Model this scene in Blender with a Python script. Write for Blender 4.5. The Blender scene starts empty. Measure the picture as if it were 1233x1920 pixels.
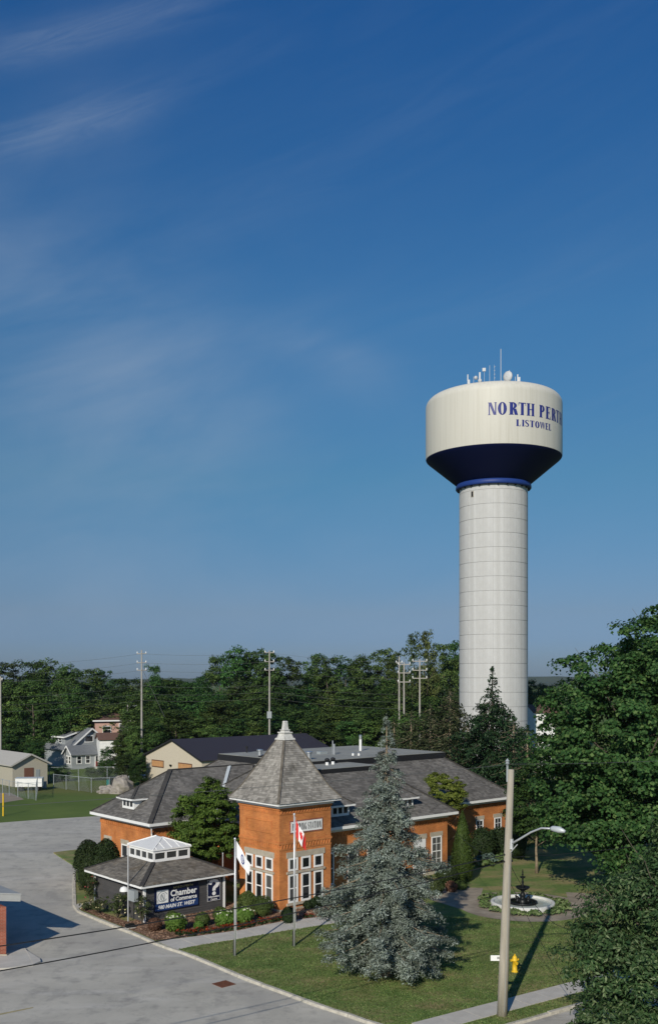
import bpy, math, random
import numpy as np
from mathutils import Vector, Matrix

R = math.radians
random.seed(7)
rng = np.random.default_rng(7)
C = bpy.context.scene.collection
scene = bpy.context.scene

# ------------------------------------------------------------------ camera, sky, sun, exposure
F, CX, HZ, CAMH = 1850.0, 616.0, 1275.0, 15.0        # focal length and horizon measured on the photograph
cam_d = bpy.data.cameras.new('camera')
cam = bpy.data.objects.new('camera', cam_d); C.objects.link(cam)
cam.location = (0, 0, CAMH); cam.rotation_euler = (R(90), 0, 0)
cam_d.sensor_fit = 'HORIZONTAL'; cam_d.sensor_width = 36.0
cam_d.lens = F / 1233.0 * 36.0
cam_d.shift_x = 0.0; cam_d.shift_y = (HZ - 960.0) / 1233.0
cam_d.clip_start = 0.5; cam_d.clip_end = 20000
scene.camera = cam

SUN_EL = 27.5
SUN_DIR = Vector((-0.30, -0.954, 0)).normalized()     # towards the sun, on the ground
SKY_STRENGTH = 0.09
SUN_STRENGTH = 3.9
EXPOSURE = 0.0

world = bpy.data.worlds.new('World'); scene.world = world; world.use_nodes = True
def build_world():
    nt = world.node_tree; n = nt.nodes; l = nt.links; n.clear()
    out = n.new('ShaderNodeOutputWorld'); bg = n.new('ShaderNodeBackground'); bg.inputs[1].default_value = SKY_STRENGTH
    sky = n.new('ShaderNodeTexSky'); sky.sky_type = 'NISHITA'; sky.sun_disc = False
    sky.sun_elevation = R(SUN_EL); sky.sun_rotation = math.atan2(SUN_DIR.x, SUN_DIR.y)
    sky.altitude = 380; sky.air_density = 1.0; sky.dust_density = 0.6; sky.ozone_density = 2.2
    hsv = n.new('ShaderNodeHueSaturation'); hsv.inputs['Saturation'].default_value = 1.12; hsv.inputs['Value'].default_value = 1.0
    l.new(sky.outputs[0], hsv.inputs['Color'])
    tc = n.new('ShaderNodeTexCoord')
    sep = n.new('ShaderNodeSeparateXYZ'); l.new(tc.outputs['Generated'], sep.inputs[0])
    def M(op, a, b=None, clamp=False):
        m = n.new('ShaderNodeMath'); m.operation = op; m.use_clamp = clamp
        for i, x in enumerate((a, b)):
            if x is None: continue
            if isinstance(x, (int, float)): m.inputs[i].default_value = x
            else: l.new(x, m.inputs[i])
        return m.outputs[0]
    az = M('ARCTAN2', sep.outputs[0], sep.outputs[1]); el = M('ARCSINE', sep.outputs[2])
    def noise(sa, se, rot, scale, detail, rough, dist=0.0, off=0.0):
        cb = n.new('ShaderNodeCombineXYZ')
        c_, s_ = math.cos(rot), math.sin(rot)
        x = M('ADD', M('MULTIPLY', az, c_), M('MULTIPLY', el, s_)); y = M('SUBTRACT', M('MULTIPLY', el, c_), M('MULTIPLY', az, s_))
        l.new(M('MULTIPLY', x, sa), cb.inputs[0]); l.new(M('MULTIPLY', y, se), cb.inputs[1]); cb.inputs[2].default_value = off
        t = n.new('ShaderNodeTexNoise'); t.inputs['Scale'].default_value = scale; t.inputs['Detail'].default_value = detail
        t.inputs['Roughness'].default_value = rough; t.inputs['Distortion'].default_value = dist
        l.new(cb.outputs[0], t.inputs['Vector']); return t.outputs[0]
    def gauss(a0, e0, wa, we, rot):
        c_, s_ = math.cos(rot), math.sin(rot)
        da = M('SUBTRACT', az, a0); de = M('SUBTRACT', el, e0)
        x = M('ADD', M('MULTIPLY', da, c_), M('MULTIPLY', de, s_)); y = M('SUBTRACT', M('MULTIPLY', de, c_), M('MULTIPLY', da, s_))
        q = M('ADD', M('POWER', M('ABSOLUTE', M('DIVIDE', x, wa)), 2.0), M('POWER', M('ABSOLUTE', M('DIVIDE', y, we)), 2.0))
        return M('POWER', 2.718, M('MULTIPLY', q, -1.0))
    def pa(u): return math.atan((u - CX) / F)
    def pe(v): return math.atan((HZ - v) / F)
    fine = M('MULTIPLY', M('SUBTRACT', noise(1.6, 13.0, 0.30, 3.0, 6, 0.62, 0.6), 0.30), 2.2, True)
    soft = M('MULTIPLY', M('SUBTRACT', noise(1.5, 3.6, 0.35, 2.6, 5, 0.55, 0.4, 4.0), 0.30), 2.2, True)
    fine2 = M('MULTIPLY', M('SUBTRACT', noise(2.6, 26.0, 0.34, 3.2, 9, 0.68, 1.1, 2.0), 0.32), 2.2, True)
    terms = []
    for (u, v, wu, wv, rot, k, f) in [
            (130, 105, 250, 22, 0.30, 0.20, fine2), (60, 130, 230, 34, 0.28, 0.18, soft), (90, 285, 210, 30, 0.33, 0.26, fine2), (60, 300, 210, 48, 0.33, 0.13, soft), (300, 50, 140, 22, 0.3, 0.08, fine),
            (120, 640, 330, 190, -0.35, 0.30, soft), (110, 660, 260, 150, -0.4, 0.08, fine), (320, 770, 200, 120, -0.5, 0.22, soft), (650, 690, 130, 50, -0.45, 0.22, soft), (600, 655, 150, 22, -.12, .10, fine),
            (400, 450, 420, 40, 0.40, 0.05, fine), (120, 960, 520, 150, 0.1, 0.16, soft), (330, 1120, 620, 110, 0.0, 0.20, soft), (250, 210, 300, 30, .35, .05, fine),
            (880, 560, 500, 40, 0.12, 0.05, fine), (700, 250, 500, 50, 0.3, 0.04, fine)]:
        terms.append(M('MULTIPLY', M('MULTIPLY', gauss(pa(u), pe(v), wu / F, wv / F, rot), f), k))
    # thin cirrus goes on all round the sky
    terms.append(M('MULTIPLY', M('MULTIPLY', fine, soft), 0.05))
    tot = terms[0]
    for t in terms[1:]: tot = M('ADD', tot, t)
    tot = M('MINIMUM', tot, 0.5)
    # the clear, polarised blue of this sky: one tint for each elevation, the same all the way round
    tr = n.new('ShaderNodeValToRGB'); e = tr.color_ramp.elements
    stops = [(0.0,(.27,.385,.70)),(2.3,(.285,.39,.68)),(3.9,(.335,.405,.59)),(11.5,(.375,.605,.68)),(20.0,(.414,.75,.89)),(34.0,(.222,.686,1.047))]
    e[0].position = 0; e[0].color = (*stops[0][1],1); e[1].position = 34/40; e[1].color = (*stops[-1][1],1)
    for d_, c_ in stops[1:-1]: x_ = e.new(d_/40); x_.color = (*c_,1)
    l.new(M('DIVIDE', el, R(40)), tr.inputs[0])
    tint = n.new('ShaderNodeMix'); tint.data_type = 'RGBA'; tint.blend_type = 'MULTIPLY'; tint.inputs[0].default_value = 1
    l.new(hsv.outputs[0], tint.inputs[6]); l.new(tr.outputs[0], tint.inputs[7])
    mix = n.new('ShaderNodeMix'); mix.data_type = 'RGBA'
    l.new(tot, mix.inputs[0]); l.new(tint.outputs[2], mix.inputs[6]); mix.inputs[7].default_value = (3.7, 4.55, 5.8, 1)
    l.new(mix.outputs[2], bg.inputs[0]); l.new(bg.outputs[0], out.inputs[0])
build_world()

sun_d = bpy.data.lights.new('sun', 'SUN'); sun = bpy.data.objects.new('sun', sun_d); C.objects.link(sun)
sun_d.energy = SUN_STRENGTH; sun_d.angle = R(0.53); sun_d.color = (1.0, 0.925, 0.80)
sdir = Vector((SUN_DIR.x * math.cos(R(SUN_EL)), SUN_DIR.y * math.cos(R(SUN_EL)), math.sin(R(SUN_EL))))
sun.rotation_euler = sdir.to_track_quat('Z', 'Y').to_euler(); sun.location = (0, 0, 120)

vs = scene.view_settings
vs.view_transform = 'Standard'; vs.look = 'None'; vs.exposure = EXPOSURE; vs.gamma = 1.0; vs.use_curve_mapping = False
scene.cycles.max_bounces = 6; scene.cycles.transparent_max_bounces = 8

# ------------------------------------------------------------------ helpers
def gp(u, v, z=0.0):
    """world point at height z seen at pixel (u, v) of the photograph"""
    Y = F * (CAMH - z) / (v - HZ)
    return Vector(((u - CX) / F * Y, Y, z))
def at(u, Y, z=0.0): return Vector(((u - CX) / F * Y, Y, z))
def zt(v, Y): return CAMH - (v - HZ) * Y / F

TH = R(41); ca, sa = math.cos(TH), math.sin(TH)
def AB(a, b, z=0.0): return Vector((a * ca - b * sa, a * sa + b * ca, z))

class MB:
    def __init__(s): s.v = []; s.f = []
    def poly(s, pts):
        i = len(s.v); s.v += [tuple(p) for p in pts]; s.f.append(tuple(range(i, i + len(pts)))); return s
    def box(s, x0, x1, y0, y1, z0, z1):
        i = len(s.v)
        s.v += [(x0,y0,z0),(x1,y0,z0),(x1,y1,z0),(x0,y1,z0),(x0,y0,z1),(x1,y0,z1),(x1,y1,z1),(x0,y1,z1)]
        for q in ((0,3,2,1),(4,5,6,7),(0,1,5,4),(1,2,6,5),(2,3,7,6),(3,0,4,7)): s.f.append(tuple(i + k for k in q))
        return s
    def beam(s, p, q, w, h, up=(0,0,1)):
        p = Vector(p); q = Vector(q); d = (q - p).normalized(); up = Vector(up)
        if abs(d.dot(up)) > .98: up = Vector((1,0,0))
        x = d.cross(up).normalized() * (w/2); y = x.cross(d).normalized() * (h/2)
        i = len(s.v)
        for c in (p, q): s.v += [tuple(c-x-y), tuple(c+x-y), tuple(c+x+y), tuple(c-x+y)]
        for k in ((3,2,1,0),(4,5,6,7),(0,1,5,4),(1,2,6,5),(2,3,7,6),(3,0,4,7)): s.f.append(tuple(i + j for j in k))
        return s
    def tube(s, pts, rad, n=8, cap=True):
        pts = [Vector(p) for p in pts]
        if isinstance(rad, (int, float)): rad = [rad] * len(pts)
        i0 = len(s.v); ref = None
        for k, p in enumerate(pts):
            d = (pts[min(k+1, len(pts)-1)] - pts[max(k-1, 0)]).normalized()
            if ref is None: ref = Vector((0,0,1)) if abs(d.z) < .9 else Vector((1,0,0))
            x = d.cross(ref).normalized(); y = d.cross(x).normalized(); ref = -y if False else ref
            for j in range(n):
                t = 2*math.pi*j/n; s.v.append(tuple(p + (x*math.cos(t) + y*math.sin(t))*rad[k]))
        for k in range(len(pts)-1):
            for j in range(n):
                a = i0+k*n+j; b = i0+k*n+(j+1)%n; s.f.append((a, b, b+n, a+n))
        if cap:
            s.f.append(tuple(range(i0+n-1, i0-1, -1))); e = i0+(len(pts)-1)*n; s.f.append(tuple(range(e, e+n)))
        return s
    def lathe(s, prof, n=32, c=(0,0,0), a0=0.0, a1=None):
        i0 = len(s.v); full = a1 is None; m = n if full else n+1
        for r, z in prof:
            for j in range(m):
                t = a0 + (2*math.pi if full else (a1-a0))*j/n
                s.v.append((c[0]+r*math.cos(t), c[1]+r*math.sin(t), c[2]+z))
        for k in range(len(prof)-1):
            for j in range(n):
                a = i0+k*m+j; b = i0+k*m+((j+1)%m if full else j+1); s.f.append((a, b, b+m, a+m))
        return s
    def prism(s, pts, z0, z1):
        n = len(pts); i = len(s.v)
        s.v += [(p[0],p[1],z0) for p in pts] + [(p[0],p[1],z1) for p in pts]
        s.f.append(tuple(range(i+n-1, i-1, -1))); s.f.append(tuple(range(i+n, i+2*n)))
        for k in range(n): s.f.append((i+k, i+(k+1)%n, i+n+(k+1)%n, i+n+k))
        return s
    def ball(s, c, r, n=10, m=7, sq=(1,1,1)):
        i0 = len(s.v)
        for k in range(m+1):
            ph = math.pi*k/m
            for j in range(n):
                t = 2*math.pi*j/n
                s.v.append((c[0]+r*sq[0]*math.sin(ph)*math.cos(t), c[1]+r*sq[1]*math.sin(ph)*math.sin(t), c[2]+r*sq[2]*math.cos(ph)))
        for k in range(m):
            for j in range(n):
                a = i0+k*n+j; b = i0+k*n+(j+1)%n; s.f.append((a, a+n, b+n, b))
        return s
    def xf(s, M, start=0):
        s.v[start:] = [tuple(M @ Vector(p)) for p in s.v[start:]]; return s
    def mesh(s, name, mat, smooth=False):
        me = bpy.data.meshes.new(name); me.from_pydata(s.v, [], s.f)
        if mat is not None: me.materials.append(mat)
        if smooth: me.shade_smooth()
        me.update(); return me
    def build(s, name, mat, parent=None, smooth=False):
        return link(name, s.mesh(name, mat, smooth), parent)

def link(name, me, parent=None):
    o = bpy.data.objects.new(name, me); C.objects.link(o)
    if parent is not None: o.parent = parent
    return o
def tag(o, label=None, cat=None, group=None, kind=None):
    if label: o['label'] = label
    if cat: o['category'] = cat
    if group: o['group'] = group
    if kind: o['kind'] = kind
    return o
def thing(name, label, cat, loc=(0,0,0), rz=0.0, group=None):
    o = bpy.data.objects.new(name, None); o.empty_display_size = .3; C.objects.link(o)
    o.location = loc; o.rotation_euler = (0, 0, rz); return tag(o, label, cat, group)
def dup(root, loc, rz=0.0, label=None, scale=None):
    r = root.copy(); C.objects.link(r); r.location = loc; r.rotation_euler = (0, 0, rz)
    if scale is not None: r.scale = scale if not isinstance(scale, (int, float)) else (scale,)*3
    if label: r['label'] = label
    for ch in list(root.children):
        c = ch.copy(); C.objects.link(c); c.parent = r
        for g in list(ch.children):
            d = g.copy(); C.objects.link(d); d.parent = c
    return r

# ------------------------------------------------------------------ materials
def mat(name, col, rough=.7, metal=0.0, var=0.0, vscale=3.0, col2=None, bump=0.0, bscale=20.0, spec=0.3, stretch=None, detail=6, coord='Object', island=0.0):
    m = bpy.data.materials.new(name); m.use_nodes = True; nt = m.node_tree; n = nt.nodes; l = nt.links
    p = n['Principled BSDF']; p.inputs['Roughness'].default_value = rough; p.inputs['Metallic'].default_value = metal
    p.inputs['Specular IOR Level'].default_value = spec; p.inputs['Base Color'].default_value = (*col, 1)
    tc = n.new('ShaderNodeTexCoord'); mp = n.new('ShaderNodeMapping'); l.new(tc.outputs[coord], mp.inputs[0])
    if stretch: mp.inputs['Scale'].default_value = stretch
    last = None
    if var > 0 or col2:
        c2 = col2 or tuple(c*(1-var) for c in col); c1 = col if col2 else tuple(min(1, c*(1+var)) for c in col)
        t = n.new('ShaderNodeTexNoise'); t.inputs['Scale'].default_value = vscale; t.inputs['Detail'].default_value = detail; t.inputs['Roughness'].default_value = .65
        l.new(mp.outputs[0], t.inputs['Vector'])
        r = n.new('ShaderNodeValToRGB'); r.color_ramp.elements[0].position = .32; r.color_ramp.elements[1].position = .68
        r.color_ramp.elements[0].color = (*c2, 1); r.color_ramp.elements[1].color = (*c1, 1)
        l.new(t.outputs[0], r.inputs[0]); last = r.outputs[0]
    if island > 0:
        g = n.new('ShaderNodeNewGeometry'); mr = n.new('ShaderNodeMapRange'); mr.inputs[3].default_value = 1-island; mr.inputs[4].default_value = 1+island
        l.new(g.outputs['Random Per Island'], mr.inputs[0])
        mx = n.new('ShaderNodeMix'); mx.data_type = 'RGBA'; mx.blend_type = 'MULTIPLY'; mx.inputs[0].default_value = 1
        if last: l.new(last, mx.inputs[6])
        else: mx.inputs[6].default_value = (*col, 1)
        l.new(mr.outputs[0], mx.inputs[7]); last = mx.outputs[2]
    if last: l.new(last, p.inputs['Base Color'])
    if bump > 0:
        t2 = n.new('ShaderNodeTexNoise'); t2.inputs['Scale'].default_value = bscale; t2.inputs['Detail'].default_value = 5
        l.new(mp.outputs[0], t2.inputs['Vector'])
        b = n.new('ShaderNodeBump'); b.inputs['Strength'].default_value = bump; b.inputs['Distance'].default_value = .05
        l.new(t2.outputs[0], b.inputs['Height']); l.new(b.outputs[0], p.inputs['Normal'])
    return m

def add_layer(m, c, scale, lo, hi, fac, stretch=None, kind='noise', detail=6, rot=0.0, coord='Object'):
    """mix a second colour over a material's base colour where a noise passes lo..hi"""
    nt = m.node_tree; n = nt.nodes; l = nt.links; p = n['Principled BSDF']
    tc = n.new('ShaderNodeTexCoord'); mp = n.new('ShaderNodeMapping'); l.new(tc.outputs[coord], mp.inputs[0])
    if stretch: mp.inputs['Scale'].default_value = stretch
    mp.inputs['Rotation'].default_value = (0, 0, rot)
    if kind == 'noise':
        t = n.new('ShaderNodeTexNoise'); t.inputs['Detail'].default_value = detail; t.inputs['Roughness'].default_value = .6; o = t.outputs[0]
    else:
        t = n.new('ShaderNodeTexVoronoi'); t.feature = 'DISTANCE_TO_EDGE'; o = t.outputs[0]
        wn = n.new('ShaderNodeTexNoise'); wn.inputs['Scale'].default_value = .45; wn.inputs['Detail'].default_value = 7; wn.inputs['Roughness'].default_value = .7; l.new(tc.outputs[coord], wn.inputs['Vector'])
        sc_ = n.new('ShaderNodeVectorMath'); sc_.operation = 'SCALE'; sc_.inputs['Scale'].default_value = 5.0; l.new(wn.outputs['Color'], sc_.inputs[0])
        ad_ = n.new('ShaderNodeVectorMath'); ad_.operation = 'ADD'; l.new(tc.outputs[coord], ad_.inputs[0]); l.new(sc_.outputs[0], ad_.inputs[1]); l.new(ad_.outputs[0], mp.inputs[0])
    t.inputs['Scale'].default_value = scale; l.new(mp.outputs[0], t.inputs['Vector'])
    r = n.new('ShaderNodeMapRange'); r.inputs[1].default_value = lo; r.inputs[2].default_value = hi; r.inputs[3].default_value = 0; r.inputs[4].default_value = fac; r.clamp = True
    l.new(o, r.inputs[0])
    mx = n.new('ShaderNodeMix'); mx.data_type = 'RGBA'; l.new(r.outputs[0], mx.inputs[0])
    src = p.inputs['Base Color']
    if src.is_linked: l.new(src.links[0].from_socket, mx.inputs[6])
    else: mx.inputs[6].default_value = src.default_value
    mx.inputs[7].default_value = (*c, 1); l.new(mx.outputs[2], src)
    return m

def brick_mat(name, c1, c2, mortar, bw=.215, bh=.075):
    m = bpy.data.materials.new(name); m.use_nodes = True; nt = m.node_tree; n = nt.nodes; l = nt.links; p = n['Principled BSDF']
    p.inputs['Roughness'].default_value = .85; p.inputs['Specular IOR Level'].default_value = .2
    tc = n.new('ShaderNodeTexCoord'); sp = n.new('ShaderNodeSeparateXYZ'); l.new(tc.outputs['Object'], sp.inputs[0])
    ad = n.new('ShaderNodeMath'); l.new(sp.outputs[0], ad.inputs[0]); l.new(sp.outputs[1], ad.inputs[1])
    cb = n.new('ShaderNodeCombineXYZ'); l.new(ad.outputs[0], cb.inputs[0]); l.new(sp.outputs[2], cb.inputs[1])
    b = n.new('ShaderNodeTexBrick'); l.new(cb.outputs[0], b.inputs['Vector'])
    b.inputs['Color1'].default_value = (*c1, 1); b.inputs['Color2'].default_value = (*c2, 1); b.inputs['Mortar'].default_value = (*mortar, 1)
    b.inputs['Scale'].default_value = 1; b.inputs['Brick Width'].default_value = bw; b.inputs['Row Height'].default_value = bh
    b.inputs['Mortar Size'].default_value = .008; b.inputs['Bias'].default_value = -.1; b.inputs['Mortar Smooth'].default_value = .2
    t = n.new('ShaderNodeTexNoise'); t.inputs['Scale'].default_value = .9; t.inputs['Detail'].default_value = 7; l.new(tc.outputs['Object'], t.inputs['Vector'])
    mr = n.new('ShaderNodeMapRange'); mr.inputs[1].default_value = .3; mr.inputs[2].default_value = .7; mr.inputs[3].default_value = .66; mr.inputs[4].default_value = 1.16; l.new(t.outputs[0], mr.inputs[0])
    mx = n.new('ShaderNodeMix'); mx.data_type = 'RGBA'; mx.blend_type = 'MULTIPLY'; mx.inputs[0].default_value = 1
    l.new(b.outputs[0], mx.inputs[6]); l.new(mr.outputs[0], mx.inputs[7]); l.new(mx.outputs[2], p.inputs['Base Color'])
    bp = n.new('ShaderNodeBump'); bp.inputs['Strength'].default_value = .5; bp.inputs['Distance'].default_value = .01; bp.invert = True
    l.new(b.outputs['Fac'], bp.inputs['Height']); l.new(bp.outputs[0], p.inputs['Normal'])
    return m

WOOD_N = .16
def leaf_mat(name, c1, c2, c3=None, trans=.3, hue=.03, val=.25, rough=.55, nscale=.9):
    m = bpy.data.materials.new(name); m.use_nodes = True; nt = m.node_tree; n = nt.nodes; l = nt.links; p = n['Principled BSDF']
    p.inputs['Roughness'].default_value = rough; p.inputs['Specular IOR Level'].default_value = .14
    g = n.new('ShaderNodeNewGeometry'); r = n.new('ShaderNodeValToRGB'); e = r.color_ramp.elements
    e[0].color = (*c1, 1); e[1].color = (*c2, 1)
    if c3: e[1].position = .72; x = e.new(1.0); x.color = (*c3, 1)
    l.new(g.outputs['Random Per Island'], r.inputs[0])
    oi = n.new('ShaderNodeObjectInfo'); h = n.new('ShaderNodeHueSaturation'); l.new(r.outputs[0], h.inputs['Color'])
    a = n.new('ShaderNodeMapRange'); a.inputs[3].default_value = .5-hue; a.inputs[4].default_value = .5+hue*.6; l.new(oi.outputs['Random'], a.inputs[0]); l.new(a.outputs[0], h.inputs['Hue'])
    wn = n.new('ShaderNodeTexWhiteNoise'); wn.noise_dimensions = '1D'; l.new(oi.outputs['Random'], wn.inputs['W'])
    b = n.new('ShaderNodeMapRange'); b.inputs[3].default_value = 1-val; b.inputs[4].default_value = 1+val; l.new(wn.outputs[0], b.inputs[0]); l.new(b.outputs[0], h.inputs['Value'])
    tc = n.new('ShaderNodeTexCoord'); nz = n.new('ShaderNodeTexNoise'); nz.inputs['Scale'].default_value = nscale; nz.inputs['Detail'].default_value = 3; l.new(tc.outputs['Object'], nz.inputs['Vector'])
    nr = n.new('ShaderNodeMapRange'); nr.inputs[1].default_value = .3; nr.inputs[2].default_value = .7; nr.inputs[3].default_value = .72; nr.inputs[4].default_value = 1.32; l.new(nz.outputs[0], nr.inputs[0])
    mu = n.new('ShaderNodeMix'); mu.data_type = 'RGBA'; mu.blend_type = 'MULTIPLY'; mu.inputs[0].default_value = 1; l.new(h.outputs[0], mu.inputs[6]); l.new(nr.outputs[0], mu.inputs[7])
    l.new(mu.outputs[2], p.inputs['Base Color'])
    t = n.new('ShaderNodeBsdfTranslucent'); l.new(mu.outputs[2], t.inputs[0])
    ms = n.new('ShaderNodeMixShader'); ms.inputs[0].default_value = trans
    l.new(p.outputs[0], ms.inputs[1]); l.new(t.outputs[0], ms.inputs[2])
    l.new(ms.outputs[0], n['Material Output'].inputs[0])
    return m

M = {}
M['asphalt'] = mat('old_asphalt', (.46,.435,.372), .9, var=.14, vscale=.35, bump=.25, bscale=30, detail=9)
add_layer(M['asphalt'], (.36,.342,.305), .10, .48, .62, .75, detail=8)
add_layer(M['asphalt'], (.55,.525,.475), .35, .54, .70, .65, stretch=(.35,2.2,1), rot=R(-35), detail=9)
add_layer(M['asphalt'], (.24,.228,.205), .15, .008, .0, .42, kind='voronoi')
add_layer(M['asphalt'], (.24,.23,.21), .9, .52, .72, .75, detail=8)
add_layer(M['asphalt'], (.30,.288,.26), .55, .60, .66, .5, stretch=(1,.5,1), rot=R(35), detail=5)
M['concrete_walk'] = mat('pavement_concrete', (.49,.465,.415), .9, var=.10, vscale=1.3, bump=.15, bscale=25, island=.04)
M['kerb'] = mat('kerb_concrete', (.47,.44,.37), .9, var=.22, vscale=3.5, bump=.5, bscale=8)
M['grass'] = mat('lawn_grass', (.178,.232,.072), .95, col2=(.098,.168,.046), vscale=.55, bump=.9, bscale=14, spec=.1, detail=9)
add_layer(M['grass'], (.31,.25,.125), .30, .44, .64, .85, stretch=(1,1.7,1), rot=R(-30), detail=9)
add_layer(M['grass'], (.048,.082,.024), 3.5, .53, .70, .55, detail=8)
M['field'] = mat('field_grass', (.125,.175,.045), .95, col2=(.080,.125,.032), vscale=.12, bump=.8, bscale=8, spec=.1, detail=9)
add_layer(M['field'], (.15,.14,.05), .05, .50, .64, .6, stretch=(.25,1,1))
M['mulch'] = mat('bark_mulch', (.30,.19,.13), .95, col2=(.19,.12,.08), vscale=9, bump=1, bscale=16)
M['paver'] = brick_mat('brick_pavers', (.35,.30,.235), (.29,.245,.19), (.23,.195,.15), .24, .12)
M['brick'] = brick_mat('orange_brick', (.60,.225,.066), (.50,.165,.050), (.52,.225,.09))
add_layer(M['brick'], (.40,.165,.075), 1.1, .52, .70, .38, stretch=(1.6,1.6,.22), detail=7)
add_layer(M['brick'], (.72,.34,.15), 3.2, .60, .74, .25, detail=6)
M['brick_red'] = brick_mat('red_brick', (.30,.075,.042), (.24,.058,.034), (.36,.24,.18))
M['stone'] = mat('sandstone', (.42,.37,.29), .9, var=.15, vscale=3, bump=.2)
M['white'] = mat('white_paint', (.80,.80,.78), .55, var=.05, vscale=2)
M['cream'] = mat('cream_paint', (.62,.58,.48), .6, var=.05)
M['glass'] = mat('window_glass', (.015,.018,.022), .08, spec=.6)
def vary_glass():
    nt = M['glass'].node_tree; n = nt.nodes; oi = n.new('ShaderNodeObjectInfo'); r_ = n.new('ShaderNodeValToRGB'); e = r_.color_ramp.elements
    e[0].color = (.008,.010,.012,1); e[1].color = (.10,.10,.095,1); e[1].position = 1; x = e.new(.6); x.color = (.02,.023,.026,1)
    nt.links.new(oi.outputs['Random'], r_.inputs[0]); nt.links.new(r_.outputs[0], n['Principled BSDF'].inputs['Base Color'])
vary_glass()
M['shingle'] = mat('grey_cedar_shingle', (.185,.174,.160), .9, col2=(.112,.106,.098), vscale=.6, island=.30, detail=8)
add_layer(M['shingle'], (.235,.22,.195), .35, .55, .72, .6, detail=8)
M['shingle_tower'] = mat('weathered_tower_shingle', (.335,.315,.28), .9, col2=(.215,.20,.178), vscale=.8, island=.32, detail=8)
add_layer(M['shingle_tower'], (.09,.08,.065), .8, .57, .72, .8, stretch=(1.5,1.5,.35))
M['shingle_kiosk'] = mat('mossy_kiosk_shingle', (.21,.19,.16), .9, col2=(.115,.104,.09), vscale=1.1, island=.30, detail=8)
add_layer(M['shingle_kiosk'], (.13,.10,.06), .9, .55, .68, .6)
M['hipcap'] = mat('dark_hip_cap', (.05,.047,.044), .9, var=.3, vscale=2)
M['flat'] = mat('flat_roof_membrane', (.285,.285,.255), .85, var=.14, vscale=.5, bump=.1)
M['tar'] = mat('black_roof_flashing', (.018,.018,.02), .6)
M['metal'] = mat('galvanised_metal', (.62,.63,.64), .35, .85, var=.1)
M['metal_grey'] = mat('painted_grey_metal', (.30,.33,.34), .5)
M['pale_metal'] = mat('pale_metal_roof', (.56,.60,.61), .45, .2, var=.06, vscale=2)
M['canopy'] = mat('dull_grey_canopy', (.30,.31,.305), .6, var=.08, vscale=2)
M['cupola_roof'] = mat('white_cupola_roof', (.66,.66,.645), .6, var=.05, vscale=2)
M['aerial'] = mat('grey_aerial_paint', (.52,.53,.54), .5)
M['siding'] = mat('charcoal_siding', (.066,.064,.064), .75, var=.12, vscale=2, island=.08)
M['navy'] = mat('navy_sign', (.007,.012,.045), .5)
M['sign_blue'] = mat('blue_sign_band', (.016,.045,.155), .5)
M['letter_white'] = mat('white_lettering', (.82,.82,.80), .5)
M['letter_gold'] = mat('gold_lettering', (.55,.45,.18), .5)
M['letter_black'] = mat('black_lettering', (.02,.02,.025), .5)
M['letter_navy'] = mat('blue_tower_lettering', (.018,.028,.19), .4)
M['tank'] = mat('cream_tank_paint', (.60,.58,.515), .5, var=.025, vscale=.4, stretch=(6,6,.1))
add_layer(M['tank'], (.49,.465,.39), .8, .48, .72, .6, stretch=(5,5,.10), detail=8)
M['tank_navy'] = mat('navy_tank_paint', (.0035,.0075,.050), .6, spec=.12)
M['tank_blue'] = mat('blue_ring_paint', (.014,.042,.20), .5)
M['concrete'] = mat('tower_concrete', (.53,.53,.522), .9, var=.06, vscale=.7, bump=.1, bscale=4)
add_layer(M['concrete'], (.44,.435,.42), 1.0, .42, .66, .7, stretch=(2.2,2.2,.14), detail=8)
M['joint'] = mat('concrete_joint', (.40,.40,.395), .95)  # darker grey of the core that shows between the column panels
M['iron'] = mat('black_iron', (.012,.014,.014), .4, .3)
M['water'] = mat('fountain_water', (.46,.50,.44), .1, spec=.6, bump=.25, bscale=5)
M['pool_dark'] = mat('dark_water', (.006,.008,.008), .05, spec=.6)
M['yellow'] = mat('yellow_paint', (.72,.46,.025), .45, var=.08)
M['yellow_line'] = mat('worn_yellow_paint', (.36,.31,.17), .9, var=.15, vscale=4)
M['pole'] = mat('weathered_wood_pole', (.37,.335,.27), .9, var=.16, vscale=1.4, stretch=(6,6,.5), bump=.3)
M['far_pole'] = mat('grey_wood_pole', (.36,.34,.31), .9, var=.1)
M['wire'] = mat('black_wire', (.02,.02,.02), .6)
M['wire_far'] = mat('bare_line_wire', (.10,.105,.10), .6)
M['alu'] = mat('aluminium', (.66,.67,.68), .4, .5)
M['black_band'] = mat('black_sleeve', (.03,.03,.03), .6)
M['rust'] = mat('rusty_iron', (.155,.062,.038), .9, var=.3, vscale=6)
M['red'] = mat('red_flag_cloth', (.62,.035,.03), .8)
M['flagwhite'] = mat('white_flag_cloth', (.82,.82,.82), .8)
M['flagblue'] = mat('blue_flag_cloth', (.05,.07,.24), .8)
M['barn'] = mat('tan_stucco', (.53,.47,.37), .9, var=.05)
M['barnroof'] = mat('dark_metal_roof', (.040,.036,.045), .65, .1, var=.06)
M['woodstrip'] = mat('orange_wood', (.50,.27,.12), .7, var=.15)
M['woodgap'] = mat('dark_wood_trim', (.14,.07,.04), .8)
M['greyhouse'] = mat('grey_siding', (.30,.32,.33), .8, var=.04)
M['greyroof'] = mat('grey_asphalt_shingle', (.155,.165,.175), .9, var=.1, vscale=2)
M['pinkwall'] = mat('pink_stucco', (.50,.32,.26), .9, var=.05)
M['brownroof'] = mat('brown_roof', (.135,.078,.060), .9, var=.1)
M['reddoor'] = mat('dark_red_door', (.17,.03,.03), .6)
M['shedwall'] = mat('beige_shed_wall', (.40,.37,.30), .8, var=.05)
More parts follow.
